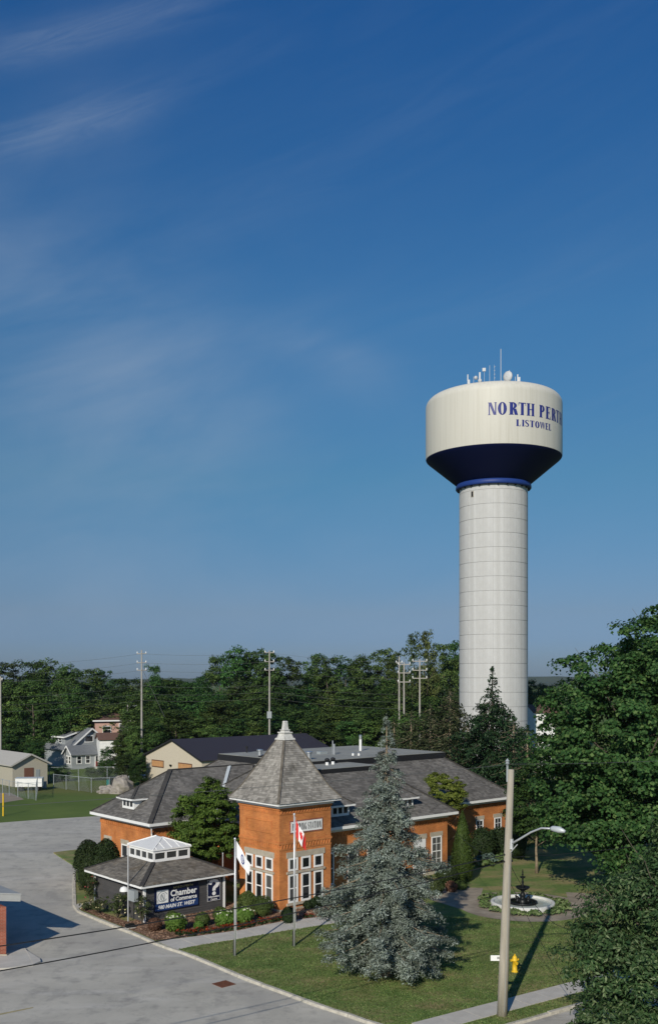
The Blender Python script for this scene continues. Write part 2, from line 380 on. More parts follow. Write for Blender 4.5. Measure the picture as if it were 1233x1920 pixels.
M['shedroof'] = mat('pale_shed_roof', (.42,.40,.36), .7, var=.05)
M['rock'] = mat('grey_rock', (.30,.27,.235), .95, var=.25, vscale=1.2, bump=.6, bscale=2.5)
M['teal'] = mat('teal_plastic', (.02,.16,.15), .5)
M['bark'] = mat('tree_bark', (.11,.09,.07), .95, var=.25, vscale=3, bump=.6)
M['bark_light'] = mat('tan_bark', (.24,.19,.13), .95, var=.25, vscale=3, bump=.6)
M['leaf_wood'] = leaf_mat('woodland_leaf', (.022,.052,.014), (.060,.118,.028), (.105,.178,.044), .25, .04, .42, nscale=.16)
M['leaf_pale'] = leaf_mat('pale_woodland_leaf', (.055,.085,.026), (.10,.14,.040), None, .25)
M['leaf_maple'] = leaf_mat('maple_leaf', (.026,.076,.022), (.072,.155,.044), (.15,.235,.075), .38, .0, .0)
M['leaf_front'] = leaf_mat('ash_leaf', (.030,.070,.026), (.084,.148,.054), (.22,.28,.14), .38, .0, .0, .45)
M['leaf_yard'] = leaf_mat('yard_tree_leaf', (.045,.085,.014), (.10,.165,.028), (.155,.215,.045), .3, .0, .0)
M['leaf_yellow'] = leaf_mat('yellow_green_leaf', (.075,.11,.018), (.145,.18,.032), (.21,.235,.05), .3, .0, .0)
M['needle_blue'] = leaf_mat('blue_spruce_needle', (.115,.145,.105), (.245,.29,.25), (.37,.42,.38), .12, .0, .0, .6)
M['needle_dark'] = leaf_mat('dark_spruce_needle', (.012,.034,.014), (.028,.062,.024), (.052,.088,.036), .12, .01, .15)
M['needle_brown'] = leaf_mat('thin_spruce_needle', (.026,.040,.016), (.052,.066,.028), (.085,.088,.044), .12, .01, .12)
M['cedar'] = leaf_mat('cedar_foliage', (.034,.060,.012), (.062,.095,.020), None, .15, .0, .1)
M['yew'] = leaf_mat('yew_foliage', (.016,.030,.010), (.036,.055,.018), None, .1, .01, .1)
M['box'] = leaf_mat('boxwood_leaf', (.055,.085,.022), (.095,.130,.036), None, .15, .01, .1)
M['hydr'] = leaf_mat('hydrangea_leaf', (.060,.125,.020), (.11,.20,.035), (.15,.25,.05), .2, .01, .1)
M['barberry'] = leaf_mat('barberry_leaf', (.10,.052,.036), (.17,.088,.058), None, .15, .01, .1)
M['rose'] = leaf_mat('rose_leaf', (.040,.060,.022), (.080,.105,.036), None, .2, .01, .1)
M['darkbush'] = leaf_mat('dark_shrub_leaf', (.014,.028,.010), (.032,.052,.018), None, .15, .01, .1)
M['hosta'] = leaf_mat('hosta_leaf', (.09,.16,.045), (.18,.24,.09), (.32,.37,.18), .2, .01, .1)
M['hosta_blue'] = leaf_mat('blue_hosta_leaf', (.09,.15,.12), (.17,.23,.19), None, .2, .01, .1)
M['bloom_white'] = leaf_mat('white_bloom', (.62,.64,.44), (.78,.78,.64), None, .2, 0, 0)
M['bloom_red'] = leaf_mat('red_bloom', (.26,.030,.016), (.46,.075,.030), None, .2, 0, 0)
M['bloom_yellow'] = leaf_mat('pale_yellow_bloom', (.62,.55,.30), (.74,.68,.45), None, .2, 0, 0)
M['bloom_pink'] = leaf_mat('pink_bloom', (.45,.07,.09), (.62,.16,.18), None, .2, 0, 0)
M['grass_blade'] = leaf_mat('grass_blade', (.095,.165,.042), (.155,.215,.066), (.26,.255,.12), .2, 0, 0)
M['hill'] = mat('hill_woods', (.055,.075,.050), .95, var=.2, vscale=.01)

# ------------------------------------------------------------------ foliage
def leaves(name, cen, nor, size, aspect, m, parent=None, seed=0, droop=0.0):
    """a cloud of pointed leaf faces; each leaf is an island of its own"""
    r = np.random.default_rng(seed); N = len(cen)
    nor = nor / (np.linalg.norm(nor, axis=1, keepdims=True) + 1e-9)
    t = r.normal(size=(N, 3)); t[:, 2] -= droop
    t -= nor * np.sum(t * nor, axis=1, keepdims=True); t /= (np.linalg.norm(t, axis=1, keepdims=True) + 1e-9)
    b = np.cross(nor, t); s = (size * r.uniform(.7, 1.3, N))[:, None]; w = s * aspect
    p0 = cen - t * s * .5; p2 = cen + t * s * .5 - nor * s * .12
    p1 = cen + b * w * .5 - t*s*.06 + nor * s * .06; p3 = cen - b * w * .5 - t*s*.06 + nor * s * .06
    V = np.stack([p0, p1, p2, p3], axis=1).reshape(-1, 3).astype(np.float32)
    me = bpy.data.meshes.new(name)
    me.vertices.add(4*N); me.vertices.foreach_set('co', V.ravel())
    me.loops.add(4*N); me.loops.foreach_set('vertex_index', np.arange(4*N, dtype=np.int32))
    me.polygons.add(N); me.polygons.foreach_set('loop_start', np.arange(0, 4*N, 4, dtype=np.int32))
    me.polygons.foreach_set('loop_total', np.full(N, 4, dtype=np.int32))
    me.materials.append(m); me.update(calc_edges=True)
    if parent is False: return me
    return link(name, me, parent)

def rdir(r, n):
    d = r.normal(size=(n, 3)); return d / np.linalg.norm(d, axis=1, keepdims=True)

def crown_points(r, lobes, nclump, nleaf, clump=.9, flat=.7, inner=.55):
    """lobes: (cx,cy,cz,rx,ry,rz). Leaves on the shells of clumps that stud the lobes"""
    P = []; Nn = []
    vol = np.array([l[3]*l[4] + l[4]*l[5] for l in lobes]); cnt = np.maximum(3, (nclump * vol / vol.sum()).astype(int))
    for l, c in zip(lobes, cnt):
        d = rdir(r, c); rad = inner + (1-inner) * r.uniform(0, 1, c)**.5
        cc = np.array(l[:3]) + d * rad[:, None] * np.array(l[3:])
        cr = clump * r.uniform(.55, 1.35, c)
        k = max(4, int(nleaf / cnt.sum()))
        dd = rdir(r, c*k).reshape(c, k, 3); dd[..., 2] = np.where(r.uniform(size=(c, k)) < .62, np.abs(dd[..., 2]), dd[..., 2])
        sh = r.uniform(.45, 1.05, (c, k))[..., None]
        pts = cc[:, None, :] + dd * sh * cr[:, None, None] * np.array([1, 1, flat])
        nn = dd * .7 + d[:, None, :] * .5 + np.array([0, 0, .45]) + r.normal(size=(c, k, 3)) * .45
        P.append(pts.reshape(-1, 3)); Nn.append(nn.reshape(-1, 3))
    return np.concatenate(P), np.concatenate(Nn)

def trunk_mesh(name, h, r0, m, limbs=7, spread=.3, seed=0, start=.35, lift=.5, n=8):
    rr = random.Random(seed); mb = MB(); pts = []; rad = []
    for k in range(7):
        t = k/6; pts.append((rr.uniform(-1,1)*.02*h*t, rr.uniform(-1,1)*.02*h*t, h*t)); rad.append(r0*(1.25 if k == 0 else 1)*(1-.8*t))
    mb.tube(pts, rad, n)
    for i in range(limbs):
        t = start + (1-start)*(i+.3)/limbs*.9; a = i*2.4 + rr.uniform(-.4,.4); L = h*spread*(1.15-t*.6)
        k = min(5, int(t*6)); f = t*6-k; p = Vector(pts[k]).lerp(Vector(pts[k+1]), f); d = Vector((math.cos(a), math.sin(a), lift))
        r1 = r0*(1-.8*t)*.55
        q = [p, p + d*L*.4 + Vector((0,0,.02*h)), p + d*L*.75 + Vector((0,0,.07*h)), p + d*L + Vector((0,0,.13*h))]
        mb.tube(q, [r1, r1*.75, r1*.45, r1*.15], 6)
    return mb.mesh(name, m, True)

def spruce(parent, prof, m, seed, spacing=.42, boughs=8, tuft=.2, pad=.34, npad=26, droop=.30, irregular=.3, bark='bark', hang=.35, aspect=.34, coher=.5):
    """whorls of drooping boughs with upturned tips; each bough carries pads of needle tufts and hanging sprays. prof: (z, radius) from the top down"""
    r = np.random.default_rng(seed); P = []; Nn = []; mb = MB(); H = prof[0][0]
    zs_ = np.array([p[0] for p in prof[::-1]]); rs_ = np.array([p[1] for p in prof[::-1]])
    Rm = rs_.max(); mb.tube([(0,0,0),(0,0,H*.35),(0,0,H*.7),(0,0,H*.995)], [Rm*.075,Rm*.06,Rm*.028,.012], 8)
    z = H - .12
    while z > zs_[0]:
        f = z/H; Rl = float(np.interp(z, zs_, rs_)); k = max(4, int(boughs*(.45 + .75*min(1, Rl/Rm)))); a0 = r.uniform(0, 6.28)
        for j in range(k):
            a = a0 + 6.283*j/k + r.normal()*.25; L = max(.08, Rl*r.uniform(1-irregular, 1+irregular*.35)); zz = z + r.normal()*spacing*.22
            dx = np.array([math.cos(a), math.sin(a), 0.]); sd = np.array([-math.sin(a), math.cos(a), 0.])
            z0_ = zz + L*droop*.8
            def pt(t): return np.array([0,0,z0_]) + dx*L*t + np.array([0,0,L*(-droop*1.35*t + droop*.55*t**3)])
            if pt(1)[2] < .12: continue
            if L > .4: mb.tube([pt(0), pt(.5), pt(.93)], [.012+.012*L, .006+.008*L, .004], 4, False)
            n_ = max(1, int(L/(pad*.62)))
            for q_ in range(n_):
                t = 1 - .80*(q_+r.uniform(0,.6))/n_ if n_ > 1 else .8
                c = pt(t) + sd*r.normal()*(.17*L*(1.05-t)+.06); pr = pad*r.uniform(.6,1.2)*(.75+.4*(1-t))*min(1, .34+L*.42)
                m_ = max(4, int(npad*(pr/pad)**1.3)); d = r.normal(size=(m_,3)); d /= np.linalg.norm(d, axis=1, keepdims=True)
                rad = r.uniform(.35,1,m_)[:,None]; loc = d*rad*pr*np.array([1,1,.42]) + dx*pr*.25*r.uniform(0,1,m_)[:,None]
                loc[:,2] -= .45*(np.hypot(loc[:,0],loc[:,1])**2)/max(pr,.05)
                hg = r.uniform(size=m_) < hang; loc[hg,2] -= r.uniform(.1,.9,hg.sum())*pr*1.1
                P.append(c+loc); Nn.append(np.array([0,0,.95]) + dx*.25 + loc/max(pr,.05)*.5 + r.normal(size=(m_,3))*np.where(hg,.8,coher)[:,None])
        z -= spacing*r.uniform(.75,1.2)*(.55+.45*min(1,Rl/Rm*1.6))
    P.append(np.array([[0,0,H-.35+.035*x] for x in range(14)]) + r.normal(size=(14,3))*.02); Nn.append(r.normal(size=(14,3)))
    P = np.concatenate(P); Nn = np.concatenate(Nn)
    mb.build('trunk', M[bark], parent, True)
    return leaves('crown', P, Nn, tuft, aspect, m, parent, seed, .5)

def blob_bush(name, label, cat, loc, rx, ry, h, m, n, size, seed, group=None, aspect=.6, shape='dome', stem=True):
    r = np.random.default_rng(seed); t = thing(name, label, cat, loc, random.uniform(0, 6), group)
    d = rdir(r, n); sh = r.uniform(.82, 1.03, n)
    if shape == 'dome':
        d[:, 2] = np.where(r.uniform(size=n) < .75, np.abs(d[:, 2]), d[:, 2])
        lump = 1 + .06*np.sin(d[:,0]*5+seed)*np.cos(d[:,1]*4+d[:,2]*5)
        P = d*sh[:,None]*lump[:,None]*np.array([rx, ry, h*.56]) + np.array([0,0,h*.46])
    elif shape == 'cone':
        u = r.uniform(0, 1, n)**1.35; a = r.uniform(0, 6.283, n)
        prof = np.sin(np.clip((1-u), 0, 1)*math.pi*.5)**.85*np.clip(.62+u*1.7, 0, 1)
        rad = prof*r.uniform(.82, 1.04, n)*(1+.07*np.sin(a*5+u*9+seed))
        P = np.stack([np.cos(a)*rad*rx, np.sin(a)*rad*ry, u*h+.03], 1); d = np.stack([np.cos(a), np.sin(a), .35+0*a], 1)
    leaves('foliage', P, d*.8 + r.normal(size=(n,3))*.5 + np.array([0,0,.3]), size, aspect, m, t, seed)
    core = MB()
    if shape == 'dome': core.ball((0,0,h*.44), 1.0, 12, 8, (rx*.80, ry*.80, h*.46))
    else: core.lathe([(rx*.5,.02),(rx*.78,h*.25),(rx*.68,h*.5),(rx*.36,h*.8),(.02,h*.95)], 12)
    core.build('inner_foliage', m, t, True)
    if stem: MB().tube([(0,0,0),(0,0,h*.6)], [.05,.03], 6).build('stem', M['bark'], t)
    return t

# ------------------------------------------------------------------ ground
ground = MB().poly([(-9000,-500,-.03),(9000,-500,-.03),(9000,14000,-.03),(-9000,14000,-.03)]).build('ground', M['field']); tag(ground, kind='structure')
road = MB().poly([(-90,-20,0),(70,-20,0),(70,101,0),(20,103.5,0), *[gp(u,v) for u,v in ((175,1531),(80,1537),(0,1543))],(-90,106,0)]).build('road', M['asphalt']); tag(road, kind='structure')
SD = Vector((math.cos(R(35)), math.sin(R(35)), 0)); SN = Vector((-SD.y, SD.x, 0))        # the street on the right runs along SD
def st(t, n, z=0.0): p = SD*t + SN*n; return Vector((p.x, p.y, z))
kerb_px = [(139,1640),(138,1662),(139,1700),(146,1711),(205,1736),(258,1756),(296,1774),(345,1790),(400,1812),(460,1838),(530,1864),(600,1890),(650,1906),(690,1920)]
kerb = [gp(u,v) for u,v in kerb_px]
p = kerb[-1]
kerb += [Vector((2.9,41.9,0)), Vector((4.1,41.1,0)), Vector((5.6,41.0,0))]
kerb += [st(t, 30.5) for t in (30.2, 33.2, 36.2, 39.2, 42.2, 46, 50, 55, 62, 70, 80)]
back = [AB(66,80), AB(38,80), AB(36.2,71.5)]
lawn_pts = kerb + [Vector((75,110,0))] + back
LZ = .085
lb = MB(); n_ = len(lawn_pts)
lb.poly([(q.x,q.y,LZ) for q in lawn_pts])
for i in range(n_):
    a, b = lawn_pts[i], lawn_pts[(i+1) % n_]; lb.poly([(a.x,a.y,-.02),(b.x,b.y,-.02),(b.x,b.y,LZ),(a.x,a.y,LZ)])
lawn = lb.build('lawn', M['grass']); tag(lawn, kind='structure')
kerb_root = thing('kerb', None, None); tag(kerb_root, kind='structure')
def resample(pts, step):
    out = [pts[0].copy()]; acc = 0.0
    for a, b in zip(pts, pts[1:]):
        L = (b-a).length; t = step-acc
        while t < L: out.append(a.lerp(b, t/L)); t += step
        acc = (acc+L) % step
    return out
kp = resample(kerb, 1.0); rr = random.Random(3); i = 0
while i < len(kp)-1:
    j = min(len(kp)-1, i + rr.choice((2,3,3,4))); seg = [q.copy() for q in kp[i:j+1]]
    if j - i < 1: break
    d0 = (seg[1]-seg[0]).normalized()*.02; d1 = (seg[-1]-seg[-2]).normalized()*.02; seg[0] += d0; seg[-1] -= d1
    mb = MB(); base = 0; h = .13 + rr.uniform(-.02,.012); rows = []
    for k, q in enumerate(seg):
        d = (seg[min(k+1,len(seg)-1)]-seg[max(k-1,0)]).normalized(); nx = Vector((-d.y, d.x, 0))
        w = .11 + rr.uniform(-.012,.012); hh = h + rr.uniform(-.012,.012)
        rows.append([q-nx*w+Vector((0,0,-.02)), q-nx*w*.8+Vector((0,0,hh-.03)), q-nx*w*.55+Vector((0,0,hh)), q+nx*w+Vector((0,0,hh)), q+nx*w+Vector((0,0,-.02))])
    for a, b in zip(rows, rows[1:]):
        for k in range(4): mb.poly([a[k], b[k], b[k+1], a[k+1]])
    mb.poly(rows[0]); mb.poly(rows[-1][::-1])
    mb.build('kerb_stone', M['kerb'], kerb_root); i = j

# street pavement on the right and the walk along the planting bed: slabs with open joints
pav = thing('pavement', None, None); tag(pav, kind='structure')
slab = MB().box(-.74,.74,-.64,.64,-.05,.02).mesh('paving_slab', M['concrete_walk'])
for k in range(24):
    t = 28.2 + 1.5*k; o = link('paving_slab', slab, pav); o.location = st(t, 32.35, LZ+rr.uniform(0,.006)); o.rotation_euler = (0,0,R(35))
walk_hi = [gp(u,v) for u,v in ((292,1769),(370,1759),(447,1748.5),(523,1732),(616,1721),(700,1706),(790,1688))]
walk_lo = [gp(u,v) for u,v in ((330,1784),(385,1773.5),(441,1765),(530,1749),(620,1735.5),(712,1719),(800,1700))]
def along(pts, n):
    L = [0]
    for a, b in zip(pts, pts[1:]): L.append(L[-1]+(b-a).length)
    out = []
    for k in range(n+1):
        s = L[-1]*k/n; i = max(j for j in range(len(L)-1) if L[j] <= s+1e-9); out.append(pts[i].lerp(pts[i+1], (s-L[i])/(L[i+1]-L[i])))
    return out
wh, wl = along(walk_hi, 14), along(walk_lo, 14)
for k in range(14):
    g = .012; a0 = wh[k].lerp(wh[k+1], g); a1 = wh[k].lerp(wh[k+1], 1-g); b0 = wl[k].lerp(wl[k+1], g); b1 = wl[k].lerp(wl[k+1], 1-g)
    MB().prism([b0, b1, a1, a0], LZ-.05, LZ+.022+rr.uniform(-.003,.003)).build('paving_slab', M['concrete_walk'], pav)
# planting bed
bed_px = [(147,1707),(206,1732),(258,1752),(291,1767)]
bed = [gp(u,v) for u,v in bed_px] + walk_hi[1:5] + [AB(44.2,50.6), AB(44,52), AB(38.5,52), AB(38.5,54), AB(30.5,54), AB(30.5,59.0), gp(186,1695)]
tag(MB().poly([(q.x,q.y,LZ+.012) for q in bed]).build('mulch_bed', M['mulch']), kind='structure')
mb = MB().poly([(q.x,q.y,LZ+.02) for q in (gp(140,1703), gp(148,1706), gp(190,1697), gp(190,1691), gp(145,1698))])
tag(mb.build('path', M['concrete_walk']), kind='structure')
# bark chips scattered over the bed
r = np.random.default_rng(41)
bx = np.array([[q.x,q.y] for q in bed])
def inside(P, poly):
    x, y = P[:,0], P[:,1]; c = np.zeros(len(P), bool); n = len(poly)
    for i in range(n):
        (x0,y0),(x1,y1) = poly[i], poly[(i+1)%n]
        c ^= ((y0 > y) != (y1 > y)) & (x < (x1-x0)*(y-y0)/((y1-y0)+1e-12)+x0)
    return c
P = np.stack([r.uniform(bx[:,0].min(), bx[:,0].max(), 60000), r.uniform(bx[:,1].min(), bx[:,1].max(), 60000)], 1); P = P[inside(P, bx)][:14000]
chips = leaves('bark_chips', np.column_stack([P, np.full(len(P), LZ+.03)]), np.column_stack([r.normal(size=(len(P),2))*.4, np.ones(len(P))]), .13, .45, leaf_mat('bark_chip', (.13,.075,.05), (.31,.19,.125), (.44,.30,.21), .0, 0, 0, .9), None, 4)
tag(chips, 'brown bark chips covering the planting bed in front of the buildings', None, kind='stuff')

# fountain plaza
FC = Vector((12.75, 65.0, 0))
ring = MB()
for k in range(64):
    a0, a1 = 2*math.pi*k/64, 2*math.pi*(k+1)/64
    for (r0, r1) in ((2.3,4.25),):
        ring.poly([(FC.x+r0*math.cos(a0),FC.y+r0*math.sin(a0),LZ+.012),(FC.x+r1*math.cos(a0),FC.y+r1*math.sin(a0),LZ+.012),(FC.x+r1*math.cos(a1),FC.y+r1*math.sin(a1),LZ+.012),(FC.x+r0*math.cos(a1),FC.y+r0*math.sin(a1),LZ+.012)])
tag(ring.build('plaza', M['paver']), kind='structure')
pth = MB().poly([(q.x,q.y,LZ+.008) for q in (gp(806,1690),gp(850,1704),gp(890,1716),gp(905,1668),gp(870,1667),gp(840,1663),gp(800,1668))])
pth.poly([(q.x,q.y,LZ+.008) for q in (gp(1070,1716),gp(1140,1712),gp(1233,1708),gp(1233,1684),gp(1140,1680),gp(1060,1676))])
tag(pth.build('path', M['paver']), kind='structure')
pm = MB().poly([(q.x,q.y,.004) for q in (gp(-40,1912.5), gp(62,1891), gp(62,1889), gp(-40,1909))])
tag(pm.build('yellow_road_line', M['yellow_line']), kind='structure')

# distant hills on the horizon
r = np.random.default_rng(5)
def hill(x0, x1, Y, base, amp, seed):
    mb = MB(); rr = random.Random(seed); n = 160; ph = [rr.uniform(0,6) for _ in range(6)]
    top = []
    for k in range(n+1):
        t = k/n; x = x0+(x1-x0)*t
        z = base + amp*sum(math.sin(t*f*6.28+p)/f**.8 for f, p in zip((1.3,3.1,6.7,12.9,27,51), ph))*.35 + rr.uniform(-1,1)*1.6
        top.append((x, z*math.sin(math.pi*min(1,max(0,t)))**.4))
    for (xa, za), (xb, zb) in zip(top, top[1:]):
        mb.poly([(xa,Y,-1),(xb,Y,-1),(xb,Y+120,zb),(xa,Y+120,za)]); mb.poly([(xa,Y+120,za),(xb,Y+120,zb),(xb,Y+900,-1),(xa,Y+900,-1)])
    return mb.build('hills', M['hill'])
tag(hill(-2600, 2600, 2400, 22, 9, 3), kind='structure')

# ------------------------------------------------------------------ lettering
def stroke(pts, w):
    """quads along a 2D polyline; w is a width or one width per point"""
    if isinstance(w, (int, float)): w = [w]*len(pts)
    L = []; R_ = []
    for k, p in enumerate(pts):
        a = pts[max(0,k-1)]; b = pts[min(len(pts)-1,k+1)]; dx, dy = b[0]-a[0], b[1]-a[1]; d = math.hypot(dx,dy) or 1
        nx, ny = -dy/d*w[k]/2, dx/d*w[k]/2; L.append((p[0]+nx,p[1]+ny)); R_.append((p[0]-nx,p[1]-ny))
    return [[R_[k],R_[k+1],L[k+1],L[k]] for k in range(len(pts)-1)]
def q(x0,x1,y0,y1): return [(x0,y0),(x1,y0),(x1,y1),(x0,y1)]
def stem(x, w, s=.05): return [q(x,x+w,.045,.955), q(x-s,x+w+s,0,.045), q(x-s,x+w+s,.955,1)]
def ringp(cx, cy, rx, ry, tx, ty, a0=0, a1=360, n=22):
    out = []
    for k in range(n):
        t0, t1 = R(a0+(a1-a0)*k/n), R(a0+(a1-a0)*(k+1)/n)
        f = lambda t, e: (cx+(rx-e*tx)*math.cos(t), cy+(ry-e*ty)*math.sin(t))
        out.append([f(t0,1), f(t0,0), f(t1,0), f(t1,1)])
    return out
TK, TN = .225, .095
GL = {
 'N': (.66, stem(.06,TN)+[q(.53,.53+TN,.0,.955),q(.48,.655,.955,1)]+[[(.06,1),(.06+TK*.9,1),(.605,0),(.605-TK*.8,0)]]),
 'O': (.66, ringp(.33,.5,.31,.515,TK,.06)),
 'R': (.62, stem(.06,TK)+ringp(.25,.74,.29,.26,TK*.9,.055,-90,90,12)+[[(.27,.49),(.27+TK,.49),(.62,0),(.62-TK,0)]]),
 'T': (.60, [q(.2,.2+TK,.045,.93),q(.14,.45,0,.045),q(.0,.6,.93,1),q(.0,.045,.76,.93),q(.555,.6,.76,.93)]),
 'H': (.68, stem(.06,TK*.9)+stem(.45,TK*.9)+[q(.22,.46,.47,.535)]),
 'P': (.58, stem(.06,TK)+ringp(.25,.72,.29,.28,TK*.9,.055,-90,90,12)),
 'E': (.54, stem(.06,TK)+[q(.2,.5,.93,1),q(.455,.5,.78,.93),q(.2,.42,.49,.55),q(.38,.42,.40,.64),q(.2,.53,0,.07),q(.485,.53,.07,.24)]),
 'L': (.52, stem(.06,TK)+[q(.2,.5,0,.07),q(.455,.5,.07,.26)]),
 'I': (.32, stem(.065,TK)),
 'S': (.52, stroke([(.45,.80),(.40,.94),(.26,.965),(.12,.90),(.08,.75),(.16,.60),(.34,.46),(.43,.30),(.40,.12),(.25,.035),(.11,.07),(.06,.22)], [.07,.07,.08,.13,.17,.19,.19,.17,.13,.08,.07,.07])),
 'W': (.92, [[(.02,1),(.02+TK,1),(.34,0),(.26,0)],[(.26,0),(.34,0),(.50,.9),(.42,.9)],[(.40,1),(.40+TK,1),(.72,0),(.64,0)],[(.64,0),(.72,0),(.91,1),(.84,1)]]),
 'U': (.66, [q(.08,.08+TK,.28,1),q(.5,.5+TN,.28,1)]+ringp(.3275,.29,.2475,.29,.15,.06,180,360,12)),
 'M': (.84, stem(.06,TN)+stem(.62,TK*.9)+[[(.06,1),(.24,1),(.44,.1),(.36,.1)],[(.36,.1),(.44,.1),(.70,1),(.64,1)]]),
 'G': (.64, ringp(.33,.5,.31,.515,TK,.06,45,340,20)+[q(.42,.62,.40,.46),q(.46,.6,.06,.42)]),
 'A': (.66, [[(.02,0),(.10,0),(.36,1),(.28,1)],[(.28,1),(.40,1),(.66,0),(.47,0)],q(.14,.5,.28,.34)]),
}
def word_polys(word, widths=None, gap=.09):
    """list of polygons (2D, cap height 1) and the total width"""
    x = 0; out = []
    for ch in word:
        if ch == ' ': x += .38; continue
        w, polys = GL[ch]
        out += [[(px+x, py) for px, py in pl] for pl in polys]; x += w+gap
    return out, x-gap

def text_mesh(body, width, height, m, parent, Mx, bold=.02, shear=0.0, name='lettering'):
    cu = bpy.data.curves.new('lettering', 'FONT'); cu.body = body; cu.size = 1; cu.offset = bold; cu.shear = shear; cu.resolution_u = 3; cu.extrude = .0
    ob = bpy.data.objects.new('lettering', cu); C.objects.link(ob)
    dg = bpy.context.evaluated_depsgraph_get(); me = bpy.data.meshes.new_from_object(ob.evaluated_get(dg)); bpy.data.objects.remove(ob)
    xs = [v.co.x for v in me.vertices]; ys = [v.co.y for v in me.vertices]
    x0, x1, y0, y1 = min(xs), max(xs), min(ys), max(ys)
    for v in me.vertices: v.co = Mx @ Vector(((v.co.x-x0)/(x1-x0)*width, (v.co.y-y0)/(y1-y0)*height, 0))
    me.materials.clear(); me.materials.append(m); me.name = name
    return link(name, me, parent)

# ------------------------------------------------------------------ water tower
def water_tower():
    D = 140.0; c = at(924, D)
    t = thing('water_tower', 'tall water tower with cream tank, navy cone underside and pale concrete column', 'water tower', c, math.atan2(c.y, c.x) - R(90))
    # local -Y looks at the camera side
    Rc = 4.80; bottom = 39.26 - 2.0*20
    core = MB().lathe([(Rc-.05, -.1), (Rc-.05, 41.9)], 64).build('column_core', M['joint'], t, True)
    pan = MB(); N = 8; g = .0022
    a0, a1 = g, 2*math.pi/N - g
    pan.lathe([(Rc-.06,.028),(Rc-.008,.028),(Rc,.05),(Rc,1.955),(Rc-.008,1.977),(Rc-.06,1.977)], 8, a0=a0, a1=a1)
    pe0 = len(pan.v)
    for aa in (a0, a1):
        pan.poly([((Rc-.06)*math.cos(aa),(Rc-.06)*math.sin(aa),.028),(Rc*math.cos(aa),Rc*math.sin(aa),.05),(Rc*math.cos(aa),Rc*math.sin(aa),1.955),((Rc-.06)*math.cos(aa),(Rc-.06)*math.sin(aa),1.977)])
    pme = pan.mesh('concrete_panel', M['concrete'])
    for k in range(21):
        z = 39.26 - 2.0*k
        for j in range(N):
            o = link('concrete_panel', pme, t); o.location = (0,0,z-2.0 if k else z); o.rotation_euler = (0,0,2*math.pi*j/N - math.pi/2)
            if k == 0: pass
    for j in range(N):
        o = link('concrete_panel', pme, t); o.location = (0,0,37.26); o.rotation_euler = (0,0,2*math.pi*j/N - math.pi/2)
    # top course under the tank
    MB().lathe([(Rc,41.27),(Rc,41.95)], 64).build('column_collar', M['concrete'], t, True)
    # small dark louvre high on the column
    a = -math.pi/2 - math.asin((924-885)/1850*135.6/Rc)
    Mv = Matrix.Translation((Rc*math.cos(a)*1.002, Rc*math.sin(a)*1.002, 40.75)) @ Matrix.Rotation(a+math.pi/2, 4, 'Z')
    v = MB().box(-.19,.19,-.05,.05,-.4,.4).xf(Mv).build('vent', M['stone'], t)
    MB().box(-.15,.15,-.07,0,-.36,.36).xf(Mv).build('louvre', M['tar'], v)
    # tank
    Rt = 9.55
    knuck = [(Rt-1.4+1.4*math.cos(R(d)), 53.55+1.4*math.sin(R(d))) for d in range(0, 80, 6)]
    prof = [(Rt-.03,46.33),(Rt,46.45),(Rt,53.55)] + knuck[1:] + [(7.2,55.25),(5.0,55.6),(2.5,55.85),(.02,55.95)]
    MB().lathe(prof, 96).build('tank', M['tank'], t, True)
    MB().lathe([(5.05,42.62),(5.3,42.75),(8.9,45.72),(9.25,46.0),(9.45,46.2),(9.52,46.33)], 96).build('tank_cone', M['tank_navy'], t, True)
    MB().lathe([(4.85,41.95),(5.22,41.95),(5.30,42.05),(5.30,42.30),(5.22,42.62),(5.0,42.68)], 64).build('tank_ring', M['tank_blue'], t, True)
    for k in range(24):
        aa = 2*math.pi*(k+.5)/24
        if k == 0: bm = MB().box(-.09,.09,-.14,.14,-.16,.0).mesh('ring_bracket', M['tar'])
        o = link('ring_bracket', bm, t); o.location = (4.95*math.cos(aa), 4.95*math.sin(aa), 41.95); o.rotation_euler = (0,0,aa+math.pi/2)
    # lettering wrapped round the tank
    def wrap(word, spans, z0, h, rr_):
        lay = 0
        for ch, (p0, p1) in zip(word, spans):
            w, polys = GL[ch]; mb = MB()
            for i, pl in enumerate(polys):
                R_ = rr_ + .012 + .0012*i
                # subdivide in x so that flat strokes follow the curve
                pts = []
                for k in range(len(pl)):
                    a, b = pl[k], pl[(k+1) % len(pl)]
                    for s in (0, .5): pts.append((a[0]+(b[0]-a[0])*s, a[1]+(b[1]-a[1])*s))
                vv = []
                for x, y in pts:
                    an = R(p0 + (p1-p0)*x/w) - math.pi/2; vv.append((R_*math.cos(an), R_*math.sin(an), z0+h*y))
                mb.poly(vv)
            mb.build('letter', M['letter_navy'], t)
    wrap('NORTHPERTH', [(-4.4,2.6),(3.2,10.8),(12.2,19.6),(20,26.4),(27,34.2),(39,45.4),(46.2,52.6),(53.8,61),(61.2,67.5),(68.6,76)], 50.1, 1.66, Rt)
    wrap('LISTOWEL', [(18,21.8),(22.8,25),(25.5,29.3),(29.9,34.2),(34.7,39.4),(39.6,45.6),(46,49.4),(50,53.4)], 48.62, .88, Rt)
    # aerials on the crown of the tank
    def P(u, v, Y=133.2): return t.matrix_world.inverted() @ at(u, Y, zt(v, Y))
    bpy.context.view_layer.update()
    def mast(u, vb, vt, rad, name='antenna_mast', m='aerial'): return MB().tube([P(u,vb+3), P(u,vt)], rad, 6).build(name, M[m], t)
    mast(938,716,654,.045); mast(917,718,685,.028); mast(926,717,684,.018)
    for k in range(4):
        MB().tube([P(925,688+k*7)-Vector((.0,0,0)), P(927.4,687+k*7)], .03, 5).build('antenna_rung', M['aerial'], t)
